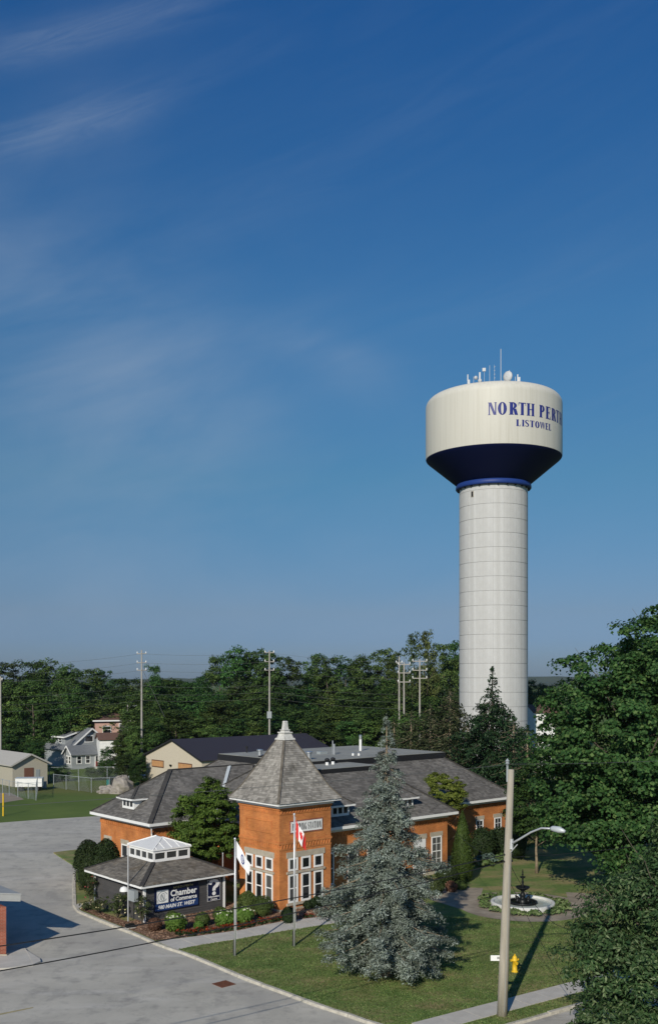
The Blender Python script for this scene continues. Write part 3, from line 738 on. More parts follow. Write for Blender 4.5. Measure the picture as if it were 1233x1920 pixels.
    m1 = mast(875.5,720,705,.028); MB().box(-.07,.07,-.07,.07,-.42,.42).xf(Matrix.Translation(P(876,708))).build('panel_antenna', M['aerial'], t)
    MB().box(-.14,.14,-.1,.1,-.35,.35).xf(Matrix.Translation(P(878,717))).build('panel_antenna', M['aerial'], t)
    mast(887,720,706,.025); mast(898.5,718,702,.03); mast(907,717,690,.022)
    MB().box(-.11,.11,-.08,.08,-.5,.5).xf(Matrix.Translation(P(898.5,705))).build('panel_antenna', M['aerial'], t)
    MB().box(-.22,.22,-.1,.1,-.22,.22).xf(Matrix.Translation(P(906.5,693))).build('panel_antenna', M['aerial'], t)
    def dish(u, v, rad, tilt):
        mb = MB().lathe([(.02,0),(rad*.6,.06),(rad,.2),(rad*.98,.34),(rad*.5,.42),(.02,.46)], 24)
        mb.xf(Matrix.Translation(P(u,v)) @ Matrix.Rotation(tilt, 4, 'Z') @ Matrix.Rotation(R(90), 4, 'X'))
        return mb.build('dish_antenna', M['aerial'], t, True)
    dish(889,709,.26,R(40)); dish(900,714.5,.26,R(-20)); dish(953,706.5,.72,R(-35))
    mast(954,716,694,.06); mast(965,717,706,.04); mast(969,717,703,.05)
    MB().box(-.2,.2,-.12,.12,-.42,.42).xf(Matrix.Translation(P(971.5,713))).build('panel_antenna', M['aerial'], t)
    MB().box(-.07,.07,-.07,.07,-.3,.3).xf(Matrix.Translation(P(969.5,706))).build('panel_antenna', M['aerial'], t)
    # low rail round the roof hatch
    for k in range(-3, 3):
        MB().tube([P(945+k*3,717), P(945+k*3,713.5)], .02, 5).build('hatch_rail', M['metal'], t)
water_tower()

# ------------------------------------------------------------------ brick station with tower
SO = (50.0, 60.0)
station = thing('brick_station', 'orange brick station building with hipped grey shingle roofs and corner tower', 'building', AB(*SO), TH)
def S(a, b, z): return (a-SO[0], b-SO[1], z)
def sbox(mb, a0, a1, b0, b1, z0, z1): return mb.box(a0-SO[0], a1-SO[0], b0-SO[1], b1-SO[1], z0, z1)

def shingle(mb, pts, wid, exp, thick, seed, jit=.5):
    """courses of overlapping shingles on a planar convex polygon whose first edge is the eave"""
    rr = random.Random(seed); P = [Vector(p) for p in pts]
    e = (P[1]-P[0]).normalized(); nrm = None
    for k in range(2, len(P)):
        c = (P[1]-P[0]).cross(P[k]-P[0])
        if c.length > 1e-6: nrm = c.normalized(); break
    if nrm.z < 0: nrm = -nrm
    s = nrm.cross(e)
    if max((p-P[0]).dot(s) for p in P) < 1e-3: s = -s
    Q = [((p-P[0]).dot(e), (p-P[0]).dot(s)) for p in P]; ym = max(y for _, y in Q); y = -.03; row = 0
    while y < ym - .02:
        ys = min(max(y + exp*.4, 1e-4), ym-1e-4); xs = []
        for k in range(len(Q)):
            (x0,y0),(x1,y1) = Q[k], Q[(k+1)%len(Q)]
            if (y0 > ys) != (y1 > ys): xs.append(x0+(x1-x0)*(ys-y0)/(y1-y0))
        if len(xs) >= 2:
            xa, xb = min(xs), max(xs); x = xa - rr.uniform(0, wid)
            while x < xb - .01:
                w = wid*(1+rr.uniform(-jit,jit)); l0, r0 = max(x, xa), min(x+w-.012, xb); x += w
                if r0-l0 < .02: continue
                th = thick*rr.uniform(.7,1.5); y0 = y - rr.uniform(0,.018); y1 = min(y+exp*1.15, ym+.02)
                i = len(mb.v)
                for (X, Y_, Z) in ((l0,y0,0.0),(r0,y0,0.0),(l0,y0,th+.012),(r0,y0,th+.012),(r0,y1,.008),(l0,y1,.008)):
                    p = P[0]+e*X+s*Y_+nrm*Z; mb.v.append((p.x,p.y,p.z))
                mb.f.append((i,i+1,i+3,i+2)); mb.f.append((i+2,i+3,i+4,i+5))
        y += exp; row += 1

def hip(a0, a1, b0, b1, z0, sl, inset):
    z1 = z0+sl*inset; i = inset
    E = [S(a0,b0,z0),S(a1,b0,z0),S(a1,b1,z0),S(a0,b1,z0)]; T = [S(a0+i,b0+i,z1),S(a1-i,b0+i,z1),S(a1-i,b1-i,z1),S(a0+i,b1-i,z1)]
    return E, T, [[E[k],E[(k+1)%4],T[(k+1)%4],T[k]] for k in range(4)]
SLOPE = .74
roof_specs = [('left', 36.3, 60.0, 61.1, 69.9, 4.80, 4.4), ('front', 41.9, 57.8, 51.3, 66.5, 4.802, 4.4), ('rear', 44.4, 69.5, 54.8, 75.2, 4.798, 4.5)]
for si, (nm, a0, a1, b0, b1, z0, ins) in enumerate(roof_specs):
    E, T, faces = hip(a0, a1, b0, b1, z0, SLOPE, ins)
    mb = MB()
    for f in faces: mb.poly(f)
    rf = mb.build('roof', M['shingle'], station)
    sh = MB()
    for k, f in enumerate(faces):
        if k == 2 or (nm == 'left' and k == 1): continue
        shingle(sh, f, .30, .17, .016, si*10+k)
    tag(sh.build('shingles', M['shingle'], rf), kind='stuff')
    for k in ((0, 3) if nm == 'left' else (0, 1, 3)):
        MB().beam(Vector(E[k])+Vector((0,0,.03)), Vector(T[k])+Vector((0,0,.03)), .34, .07).build('hip_cap', M['hipcap'], rf)
    if nm == 'left': MB().beam(Vector(T[0])+Vector((0,0,.02)), Vector(T[1])+Vector((0,0,.02)), .22, .06).build('ridge_cap', M['hipcap'], rf)
    # fascia, gutter and soffit run round the eaves
    g = MB(); o1 = .0
    sbox(g, a0-.06, a1+.06, b0-.07, b0+.02, z0-.22, z0-.02); sbox(g, a0-.06, a1+.06, b1-.02, b1+.07, z0-.22, z0-.02)
    sbox(g, a0-.07, a0+.02, b0+.021, b1-.021, z0-.22, z0-.02); sbox(g, a1-.02, a1+.07, b0+.021, b1-.021, z0-.22, z0-.02)
    g.build('gutter', M['white'], rf)
    g = MB(); sbox(g, a0+.03, a1-.03, b0+.03, b1-.03, z0-.27, z0-.20); g.build('soffit', M['white'], rf)
    # walls
    i = .55; zt_ = z0-.27
    w = MB(); sbox(w, a0+i, a1-i, b0+i, b1-i, -.05, zt_); w.build('wall', M['brick'], station)
    fr = MB(); e = .05
    sbox(fr, a0+i-e, a1-i+e, b0+i-e, b0+i+.1, zt_-.20, zt_-.002); sbox(fr, a0+i-e, a0+i+.1, b0+i+.101, b1-i, zt_-.20, zt_-.002); sbox(fr, a1-i-.1, a1-i+e, b0+i+.101, b1-i, zt_-.20, zt_-.002)
    fr.build('frieze', M['white'], station)
    # sawtooth brick corbel below the frieze
    cb = MB(); x = a0+i+.1
    sbox(cb, a0+i-.04, a1-i+.04, b0+i-.04, b0+i+.05, zt_-.34, zt_-.22)
    sbox(cb, a0+i-.04, a0+i+.05, b0+i+.051, b1-i, zt_-.34, zt_-.22)
    while x < a1-i-.1: sbox(cb, x, x+.13, b0+i-.05, b0+i+.05, zt_-.56, zt_-.34); x += .30
    x = b0+i+.1
    while x < b1-i-.1: sbox(cb, a0+i-.05, a0+i+.05, x, x+.13, zt_-.56, zt_-.34); x += .30
    cb.build('brick_corbel', M['brick'], station)
    if nm != 'left':
        h = .30 if nm == 'front' else .48; zf = z0+SLOPE*ins
        fl = MB(); sbox(fl, a0+ins-.12, a1-ins+.12, b0+ins-.12, b1-ins+.12, zf-.06, zf+h-.03); fl.build('roof_flashing', M['tar'], station)
        fl = MB(); sbox(fl, a0+ins-.05, a1-ins+.05, b0+ins-.05, b1-ins+.05, zf+h-.03, zf+h); fl.build('flat_roof', M['flat'], station)
# metal valley between the left wing and the front section
v = MB(); v.beam(Vector(S(42.0,61.2,4.9)), Vector(S(46.2,65.4,8.05)), .26, .05); v.build('valley_flashing', M['pale_metal'], station)

def window(parent, axis, pos, wall, z0, z1, w, lintel=True, sill=True, mull=0, bars=0, depth=.0, trans=True, name='window', fr=.10, stone='stone', origin=SO, face=-1):
    """axis 'a': wall runs along a at b = wall, looking to -b; axis 'b': runs along b at a = wall, looking to -a"""
    def bx(mb, p0, p1, d0, d1, za, zb):
        d0, d1 = sorted((wall+face*d0*-1*-1, wall+face*d1*-1*-1)) if False else sorted((wall + face*d0, wall + face*d1))
        if axis == 'a': mb.box(p0-origin[0], p1-origin[0], d0-origin[1], d1-origin[1], za, zb)
        else: mb.box(d0-origin[0], d1-origin[0], p0-origin[1], p1-origin[1], za, zb)
    h = w/2; mb = MB()
    bx(mb, pos-h, pos-h+fr, -.04, .05, z0, z1); bx(mb, pos+h-fr, pos+h, -.04, .05, z0, z1)
    bx(mb, pos-h+fr, pos+h-fr, -.04, .05, z0, z0+fr); bx(mb, pos-h+fr, pos+h-fr, -.04, .05, z1-fr, z1)
    if trans: zm = (z0+z1)/2; bx(mb, pos-h+fr, pos+h-fr, -.04, .035, zm-.035, zm+.035)
    for k in range(mull): x = pos-h+fr+(w-2*fr)*(k+1)/(mull+1); bx(mb, x-.018, x+.018, -.04, .03, z0+fr, z1-fr)
    for k in range(bars): z = z0+(z1-z0)*(k+1)/(bars+1); bx(mb, pos-h+fr, pos+h-fr, -.04, .029, z-.018, z+.018)
    o = mb.build(name, M['white'], parent)
    g = MB(); bx(g, pos-h+fr*.5, pos+h-fr*.5, -.05, .012, z0+fr*.5, z1-fr*.5); g.build('pane', M['glass'], o)
    if lintel: l = MB(); bx(l, pos-h-.12, pos+h+.12, -.05, .035, z1+.004, z1+.33); l.build('lintel', M[stone], o)
    if sill: l = MB(); bx(l, pos-h-.10, pos+h+.10, -.05, .10, z0-.14, z0-.004); l.build('sill', M[stone], o)
    return o
# left wing end wall
for b in (63.1, 65.6, 68.2): window(station, 'b', b, 36.85, .85, 2.72, .95)
# front section
for a in (45.0, 47.3): window(station, 'a', a, 51.85, .7, 2.95, 1.0)
window(station, 'a', 56.0, 51.85, .68, 2.98, 1.15, mull=1, bars=3)
d = MB(); sbox(d, 53.45, 54.75, 51.78, 51.9, .25, 2.92); d = d.build('door', M['white'], station)
g = MB(); sbox(g, 53.65, 54.55, 51.76, 51.8, 1.3, 2.1); g.build('pane', M['glass'], d)
g = MB(); sbox(g, 53.3, 54.9, 51.8, 51.9, 2.93, 3.3); g.build('lintel', M['stone'], d)
g = MB(); sbox(g, 54.62, 54.68, 51.72, 51.79, 1.2, 1.32); g.build('handle', M['metal'], d)
for a in (49.2, 51.4): window(station, 'a', a, 51.85, .7, 2.95, 1.0, mull=1, bars=3)
# rear wing front wall
for u in (898, 932):
    k = (u-CX)/F; a = (k*55.35*ca + 55.35*sa)/(ca - sa*k); window(station, 'a', a, 55.35, 1.0, 3.0, .95, mull=1, bars=3)
# plinth course
for (a0,a1,b0,b1) in ((36.81,43,61.61,69.4),(42.41,57.29,51.81,60),(57.3,69.0,55.31,60)):
    pl = MB(); sbox(pl, a0, a1, b0, b1, -.04, .35); pl.build('plinth', M['stone'], station)
# downpipe at the front corner of the left wing
dp = MB().tube([S(36.55,61.3,4.62), S(36.62,61.4,4.3), S(36.72,61.55,4.0), S(36.72,61.55,.2)], .055, 8); dp.build('downpipe', M['white'], station)

def dormer(a, b, z, rot):
    """small hipped dormer; the local -y side carries three square panes"""
    Mx = Matrix.Translation(S(a, b, z)) @ Matrix.Rotation(rot, 4, 'Z')
    w, h, d = .85, .78, 1.5
    body = MB().box(-w, w, 0, d, -.25, h); o = body.build('dormer', M['white'], station); o.matrix_local = Mx
    for k in (-1, 0, 1):
        p = MB().box(k*.5-.17, k*.5+.17, -.015, .03, .2, .62).build('pane', M['glass'], o)
    y0, y1 = -.32, 2.9; e = w+.28; zr = h+.82
    r_ = MB(); R0 = (0,y0+e,zr); R1 = (0,y1,zr)
    r_.poly([(-e,y0,h+.06),(e,y0,h+.06),R0]); r_.poly([(e,y0,h+.06),(e,y1,h+.06),R1,R0]); r_.poly([(-e,y1,h+.06),(-e,y0,h+.06),R0,R1])
    rf = r_.build('dormer_roof', M['shingle'], o)
    sh = MB(); shingle(sh, [(-e,y0,h+.06),(e,y0,h+.06),R0], .28, .17, .014, 3); shingle(sh, [(e,y0,h+.06),(e,y1,h+.06),R1,R0], .28, .17, .014, 4); shingle(sh, [(-e,y1,h+.06),(-e,y0,h+.06),R0,R1], .28,.17,.014,5)
    hc = sh.build('shingles', M['shingle'], o); tag(hc, kind='stuff')
    MB().beam((-e,y0,h+.09), (0,y0+e,zr+.03), .2, .05).beam((e,y0,h+.09),(0,y0+e,zr+.03), .2, .05).build('hip_cap', M['hipcap'], o)
    MB().box(-e-.03, e+.03, y0-.03, y0+.06, h-.08, h+.05).box(-e-.03,-e+.05,y0+.061,y1-.9,h-.08,h+.05).box(e-.05,e+.03,y0+.061,y1-.9,h-.08,h+.05).build('fascia', M['white'], o)
    MB().box(-e, e, y0+.061, 1.2, h-.01, h+.03).build('soffit', M['white'], o)
dormer(37.05, 65.5, 5.36, R(-90))
dormer(46.3, 52.05, 5.36, 0); dormer(52.8, 52.05, 5.36, 0)

# vents and pipes on the flat roofs
def roof_pt(u, v, z): p = gp(u, v, z); x = p.x*ca + p.y*sa; y = -p.x*sa + p.y*ca; return Vector(S(x, y, z))
def vent(u, v, z, r, h, m='metal', cap=None, name='roof_vent'):
    p = roof_pt(u, v, z); mb = MB().tube([p-Vector((0,0,.3)), p+Vector((0,0,h))], r, 12); o = mb.build(name, M[m], station)
    if cap: MB().lathe([(r*1.0,h*.86),(cap,h*.9),(cap,h*1.12),(r*.6,h*1.2),(.01,h*1.2)], 14, p).build('vent_cap', M['metal' if m != 'tar' else 'tar'], o)
    return o
ZR = 4.798+SLOPE*4.5+.48; ZF = 4.802+SLOPE*4.4+.30
vent(486.5,1417,ZR,.2,.45,'metal',.28); vent(578.5,1424,ZR,.22,.55,'metal',.3)
vent(462,1411.5,ZR,.07,.5,'tar',.12); vent(623,1414,ZR,.06,1.15); vent(626,1415,ZR,.09,.9); vent(675,1408,ZR,.12,1.2,'white',.14)
vent(661,1417,ZR,.10,.22,'white',.13); vent(672,1417,ZR,.10,.22,'white',.13)
vent(612.5,1435,ZF,.13,.22,'white'); vent(623.5,1433.5,ZF,.13,.22,'white')
for (u,v) in ((612.5,1433.5),(623.5,1432)):
    p = roof_pt(u, v, ZF); MB().ball((p.x,p.y,p.z+.36), .2, 10, 6, (1,1,.7)).build('vent_hood', M['tar'], station, True)
p = roof_pt(603, 1414, ZR); MB().box(p.x-.4,p.x+.4,p.y-.25,p.y+.25,p.z,p.z+.22).build('roof_hatch', M['metal_grey'], station)
p = roof_pt(494, 1419, ZR); MB().box(p.x-.5,p.x+.5,p.y-.1,p.y+.1,p.z,p.z+.10).build('pipe_support', M['tar'], station)

# corner tower
TA0, TA1, TB0, TB1 = 39.1, 43.45, 49.8, 54.15
tw = MB(); sbox(tw, TA0, TA1, TB0, TB1, -.05, 6.75); tw = tw.build('tower_wall', M['brick'], station)
def band(z0, z1, e, m='brick', name='brick_course'):
    b = MB(); sbox(b, TA0-e, TA1+e, TB0-e, TB0+.03, z0, z1); sbox(b, TA0-e, TA0+.03, TB0+.031, TB1+e, z0, z1); sbox(b, TA1-.03, TA1+e, TB0+.031, TB1+e, z0, z1)
    return b.build(name, M[m], tw)
band(6.60,6.748,.07); band(6.30,6.38,.03); band(4.40,4.50,.06); band(4.02,4.10,.03); band(4.50,4.56,.035)
def teeth(z0, z1, e, step=.24):
    b = MB(); x = TA0+.06
    while x < TA1-.1:
        for (A, Bv) in ((x, 'f'),):
            i = len(b.v); sbox(b, x, x+.11, TB0-e, TB0+.02, z0, z1)
            b.v[i+4:i+8] = [(p[0]+.09, p[1], p[2]) for p in b.v[i+4:i+8]]
        x += step
    x = TB0+.06
    while x < TB1-.1:
        i = len(b.v); sbox(b, TA0-e, TA0+.02, x, x+.11, z0, z1); b.v[i+4:i+8] = [(p[0], p[1]-.0+.09, p[2]) for p in b.v[i+4:i+8]]
        x += step
    b.build('brick_dentils', M['brick'], tw)
teeth(6.38, 6.60, .055); teeth(4.10, 4.40, .05)
# recessed-look panels: raised brick frame on the left face
fr = MB()
for (b0,b1,z0,z1) in ((50.6,53.4,5.78,5.84),(50.6,53.4,5.02,5.08),(50.6,50.66,5.081,5.779),(53.34,53.4,5.081,5.779)): sbox(fr, TA0-.035, TA0+.02, b0, b1, z0, z1)
fr.build('brick_panel_frame', M['brick'], tw)
# tower sign on the right face
sp = MB(); sbox(sp, 39.92, 42.72, TB0-.04, TB0+.02, 5.02, 5.86); sp = sp.build('sign_frame', M['brick_red'], tw)
pn = MB(); sbox(pn, 40.0, 42.64, TB0-.06, TB0+.01, 5.10, 5.78); pn = pn.build('sign_panel', M['white'], sp)
polys, W = word_polys('PUMPING STATION', gap=.16)
lt = MB()
for i, pl in enumerate(polys): lt.poly([S(40.1 + x/W*2.44, TB0-.064-.0008*(i % 6), 5.22+y*.44) for x, y in pl])
lt.build('lettering', M['letter_black'], sp)
# tower windows: three over three with stone courses
def tri(axis, c0, wall):
    for k in range(3):
        pos = c0 + (k-1)*1.07
        window(tw, axis, pos, wall, 2.62, 3.46, .80, lintel=False, sill=False, trans=False, fr=.12)
        window(tw, axis, pos, wall, .56, 2.40, .80, lintel=False, sill=False, fr=.12)
    def bx(p0,p1,e,z0,z1,nm):
        m_ = MB()
        if axis == 'a': sbox(m_, p0, p1, wall-e, wall+.02, z0, z1)
        else: sbox(m_, wall-e, wall+.02, p0, p1, z0, z1)
        m_.build(nm, M['stone'], tw)
    bx(c0-1.62, c0+1.62, .05, 3.47, 3.84, 'lintel'); bx(c0-1.62, c0+1.62, .10, 2.44, 2.58, 'sill'); bx(c0-1.62, c0+1.62, .12, .40, .545, 'sill')
tri('a', 41.27, TB0); tri('b', 51.95, TA0)
pl = MB(); sbox(pl, TA0-.05, TA1+.05, TB0-.05, TB1, -.04, .22); pl.build('plinth', M['stone'], tw)
# eave
e0 = .50
ev = MB(); sbox(ev, TA0-e0, TA1+e0, TB0-e0, TB1+e0, 6.95, 7.10); ev.build('fascia', M['white'], tw)
ev = MB(); sbox(ev, TA0-.14, TA1+.14, TB0-.14, TB1+.14, 6.749, 6.95); ev.build('cornice', M['white'], tw)
# pyramid roof, slightly flared at the eave
cA, cB = (TA0+TA1)/2, (TB0+TB1)/2; hw = (TA1-TA0)/2+e0+.04
prof = [(hw, 7.10), (hw-.62, 7.86), (.36, 11.05)]
def ringpt(h, z): return [S(cA-h,cB-h,z), S(cA+h,cB-h,z), S(cA+h,cB+h,z), S(cA-h,cB+h,z)]
rb = MB(); sh = MB()
for (h0,z0),(h1,z1) in zip(prof, prof[1:]):
    A_, B_ = ringpt(h0,z0), ringpt(h1,z1)
    for k in range(4):
        f = [A_[k],A_[(k+1)%4],B_[(k+1)%4],B_[k]]; rb.poly(f); shingle(sh, f, .26, .155, .018, 50+k)
tr = rb.build('tower_roof', M['shingle_tower'], station)
tag(sh.build('shingles', M['shingle_tower'], tr), kind='stuff')
thc = mat('tower_hip_cap', (.12,.105,.085), .9, var=.3, vscale=2)
for k in range(4):
    hc = MB()
    for (h0,z0),(h1,z1) in zip(prof, prof[1:]): hc.beam(Vector(ringpt(h0,z0)[k])+Vector((0,0,.05)), Vector(ringpt(h1,z1)[k])+Vector((0,0,.05)), .17, .07)
    hc.build('hip_cap', thc, tr)
fn = Vector(S(cA, cB, 0))
def sq(mb, h0, z0, h1, z1):
    i = len(mb.v)
    for h, z in ((h0,z0),(h1,z1)): mb.v += [(fn.x-h,fn.y-h,z),(fn.x+h,fn.y-h,z),(fn.x+h,fn.y+h,z),(fn.x-h,fn.y+h,z)]
    for k in range(4): mb.f.append((i+k,i+(k+1)%4,i+4+(k+1)%4,i+4+k))
    mb.f.append((i+4,i+5,i+6,i+7)); mb.f.append((i+3,i+2,i+1,i))
fb = MB(); sq(fb,.50,10.98,.46,11.10); sq(fb,.40,11.101,.30,11.42); sq(fb,.36,11.421,.36,11.50); sq(fb,.24,11.501,.20,11.62); sq(fb,.26,11.621,.26,11.66); sq(fb,.17,11.661,.12,12.16); sq(fb,.14,12.161,.10,12.24)
fb.build('finial', mat('weathered_white_paint', (.58,.57,.53), .8, var=.2, vscale=5), tr)

# ------------------------------------------------------------------ chamber kiosk
KO = (34.15, 56.3)
kiosk = thing('information_kiosk', 'small charcoal information kiosk with grey shingle roof and white windowed cupola', 'kiosk', AB(*KO, LZ), TH)
KA, KB = 2.95, 3.15
def clap(mb, p0, p1, n, z0, z1, step):
    p0, p1, n = Vector(p0), Vector(p1), Vector(n); z = z0
    while z < z1-.01:
        zb = min(z+step, z1); i = len(mb.v)
        mb.v += [tuple(p0+n*.03+Vector((0,0,z))), tuple(p1+n*.03+Vector((0,0,z))), tuple(p1+n*.004+Vector((0,0,zb))), tuple(p0+n*.004+Vector((0,0,zb))), tuple(p0+Vector((0,0,z))), tuple(p1+Vector((0,0,z)))]
        mb.f += [(i,i+1,i+2,i+3),(i,i+4,i+5,i+1)]; z = zb
w = MB().box(-KA,KA,-KB,KB,-.05,2.30).build('wall', M['siding'], kiosk)
for (p0, p1, n) in (((-KA,-KB,0),(KA,-KB,0),(0,-1,0)), ((-KA,KB,0),(-KA,-KB,0),(-1,0,0)), ((KA,-KB,0),(KA,KB,0),(1,0,0))):
    s = MB(); clap(s, p0, p1, n, .02, 2.2, .15); tag(s.build('clapboards', M['siding'], w), kind='stuff')
for (x, y) in ((-KA,-KB),(KA,-KB),(-KA,KB),(KA,KB)): MB().box(x-.07,x+.07,y-.07,y+.07,-.05,2.2).build('corner_post', M['white'], kiosk)
ko = .5; z0 = 2.26
MB().box(-KA-ko,KA+ko,-KB-ko,KB+ko,z0-.04,z0+.01).build('soffit', M['white'], kiosk)
f = MB(); X, Yk = KA+ko+.03, KB+ko+.03
f.box(-X,X,-Yk,-Yk+.07,z0-.06,z0+.12).box(-X,X,Yk-.07,Yk,z0-.06,z0+.12).box(-X,-X+.07,-Yk+.071,Yk-.071,z0-.06,z0+.12).box(X-.07,X,-Yk+.071,Yk-.071,z0-.06,z0+.12)
f.build('fascia', M['white'], kiosk)
ins = 2.08; zk = z0+.10; zc = zk+.43*ins
E = [(-X,-Yk,zk),(X,-Yk,zk),(X,Yk,zk),(-X,Yk,zk)]; T = [(-X+ins,-Yk+ins,zc),(X-ins,-Yk+ins,zc),(X-ins,Yk-ins,zc),(-X+ins,Yk-ins,zc)]
rb = MB(); sh = MB()
for k in range(4): f = [E[k],E[(k+1)%4],T[(k+1)%4],T[k]]; rb.poly(f); shingle(sh, f, .28, .15, .016, 70+k)
rb.poly(T)
rf = rb.build('roof', M['shingle_kiosk'], kiosk); tag(sh.build('shingles', M['shingle_kiosk'], rf), kind='stuff')
for k in range(4): MB().beam(Vector(E[k])+Vector((0,0,.04)), Vector(T[k])+Vector((0,0,.04)), .26, .06).build('hip_cap', M['hipcap'], rf)
ha, hb = X-ins-.03, Yk-ins-.03; z1, z2 = zc-.12, zc+.74
cu = MB().box(-ha+.06,ha-.06,-hb+.06,hb-.06,z1,z2-.02).build('cupola', M['glass'], kiosk)
cf = MB()
cf.box(-ha,ha,-hb,-hb+.08,z1,z1+.30).box(-ha,ha,-hb,-hb+.08,z2-.16,z2).box(-ha,-ha+.08,-hb+.081,hb,z1,z1+.30).box(-ha,-ha+.08,-hb+.081,hb,z2-.16,z2)
cf.box(ha-.08,ha,-hb+.081,hb,z1,z1+.30).box(ha-.08,ha,-hb+.081,hb,z2-.16,z2)
for k in range(4): x = -ha + (2*ha-.13)*k/3; cf.box(x, x+.13, -hb+.002,-hb+.078,z1+.30,z2-.16)
for k in range(1, 5): y = -hb + (2*hb-.13)*k/4; cf.box(-ha+.002,-ha+.078,y,y+.13,z1+.30,z2-.16); cf.box(ha-.078,ha-.002,y,y+.13,z1+.30,z2-.16)
cf.build('cupola_frame', M['white'], cu)
MB().box(-ha-.08,ha+.08,-hb-.08,hb+.08,z2+.001,z2+.09).build('cupola_cornice', M['white'], cu)
za = z2+.62; rx = .02; ry = hb-ha+.2
P4 = [(-ha-.05,-hb-.05,z2+.09),(ha+.05,-hb-.05,z2+.09),(ha+.05,hb+.05,z2+.09),(-ha-.05,hb+.05,z2+.09)]; RA, RB = (0,-ry,za), (0,ry,za)
cr = MB().poly([P4[0],P4[1],RA]).poly([P4[1],P4[2],RB,RA]).poly([P4[2],P4[3],RB]).poly([P4[3],P4[0],RA,RB]).build('cupola_roof', M['cupola_roof'], cu)
ribs = MB()
for k in range(5):
    t = (k+.5)/5; x = (-ha-.05)+(2*ha+.1)*t; s = 1-abs(x)/(ha+.05); ribs.beam((x,-hb-.05,z2+.10),(x,-hb-.05+(hb+.05-ry)*s,z2+.10+.53*s),.05,.05)
for k in range(4): a, b = Vector(P4[k]), Vector(RA if k < 2 else RB); ribs.beam(a+Vector((0,0,.02)), b+Vector((0,0,.02)), .06, .05)
ribs.build('roof_ribs', M['white'], cu)
# chamber sign
def kface(x, z, d=0): return Matrix.Translation((x, -KB-.035-d, z)) @ Matrix.Rotation(R(90), 4, 'X')
sx0, sx1, sz0, sz1 = -2.28, .95, .52, 2.02
sg = MB().box(sx0,sx1,-KB-.085,-KB-.03,sz0,sz1).build('sign_board', M['navy'], kiosk)
MB().box(sx0+.05,sx1-.05,-KB-.089,-KB-.05,sz0+.05,sz0+.47).build('sign_band', M['sign_blue'], sg)
MB().box(sx0+.15,sx0+.98,-KB-.092,-KB-.05,1.02,1.84).build('logo_panel', M['letter_white'], sg)
lg = MB()
for i, pl in enumerate(ringp(sx0+.56,1.43,.36,.34,.05,.05,20,330,24)+ringp(sx0+.60,1.40,.22,.24,.05,.04,60,300,18)): lg.poly([(x,-KB-.094-.0006*(i%3),z) for x, z in pl])
for i, pl in enumerate(GL['N'][1]): lg.poly([(sx0+.44+x*.42,-KB-.0965-.0006*i,1.22+y*.34) for x, y in pl])
lg.build('logo', M['metal_grey'], sg)
text_mesh('NORTH PERTH', 1.45, .15, M['letter_gold'], sg, kface(sx0+1.35,1.80,.056), .01)
text_mesh('Chamber', 1.95, .40, M['letter_white'], sg, kface(sx0+1.14,1.34,.056), .03)
text_mesh('of Commerce', 1.95, .27, M['letter_white'], sg, kface(sx0+1.14,1.02,.056), .03)
text_mesh('580 MAIN ST. WEST', 2.75, .24, M['letter_white'], sg, kface(sx0+.22,.66,.06), .03, .25)
qx0, qx1 = 1.62, 2.62
qs = MB().box(qx0,qx1,-KB-.085,-KB-.03,.62,2.0).build('sign_board', M['navy'], kiosk)
b = MB(); b.box(qx0,qx1,-KB-.088,-KB-.04,.62,.64).box(qx0,qx1,-KB-.088,-KB-.04,1.98,2.0).box(qx0,qx0+.02,-KB-.088,-KB-.04,.641,1.979).box(qx1-.02,qx1,-KB-.088,-KB-.04,.641,1.979); b.build('sign_border', M['letter_white'], qs)
qm = MB()
for i, pl in enumerate(stroke([(.03,.74),(.10,.90),(.28,.98),(.47,.90),(.53,.74),(.46,.60),(.33,.50),(.29,.40),(.29,.28)], [.22,.22,.21,.22,.24,.23,.21,.20,.20])): qm.poly([(qx0+.14+x*1.25,-KB-.0905-.0006*(i%4),1.0+y*.95) for x, y in pl])
qm.build('question_mark', M['letter_white'], qs)
qd = MB().poly([(qx0+.14+1.25*(.29+.115*math.cos(2*math.pi*k/16)),-KB-.092,1.0+.95*(.10+.135*math.sin(2*math.pi*k/16))) for k in range(16)]); qd.build('question_dot', M['letter_white'], qs)
text_mesh('Information', .84, .13, M['letter_white'], qs, kface(qx0+.08,.83,.056), .03)
text_mesh('Centre', .5, .12, M['letter_white'], qs, kface(qx0+.25,.67,.056), .03)

# ------------------------------------------------------------------ brick building cut by the left edge
lbt = thing('brick_storefront', 'red brick corner building with flat grey overhanging roof at left edge', 'building', gp(11,1795), 0)
o_ = lbt.location
c0 = Vector((0,0,0)); B_ = Vector((-sa, ca, 0)); L_ = Vector((-1, .12, 0)).normalized()
pts = [c0, c0+B_*9, c0+B_*9+L_*14, c0+L_*14]
MB().prism([pts[3],pts[0],pts[1],pts[2]], -.05, 2.72).build('wall', M['brick_red'], lbt)
cnr = gp(38,1690,2.75)-o_; cnr.z = 0
rp = [cnr, cnr+B_*10, cnr+B_*10+L_*16, cnr+L_*16]
MB().prism([rp[3],rp[0],rp[1],rp[2]], 2.72, 3.10).build('roof_fascia', M['canopy'], lbt)
rq = [x+(Vector((.05,-.05,0)) if i == 0 else Vector((.05,0.05,0))) for i, x in enumerate(rp)]
MB().prism([rq[3],rq[0],rq[1],rq[2]], 3.101, 3.17).build('roof', M['canopy'], lbt)
ft = MB().prism([c0+L_*14+Vector((0,-.06,0)), c0+Vector((.06,-.06,0)), c0+Vector((.06,.3,0)), c0+L_*14+Vector((0,.3,0))], -.04, .14); ft.build('plinth', M['stone'], lbt)
apron = thing('concrete_apron', None, None); tag(apron, kind='structure')
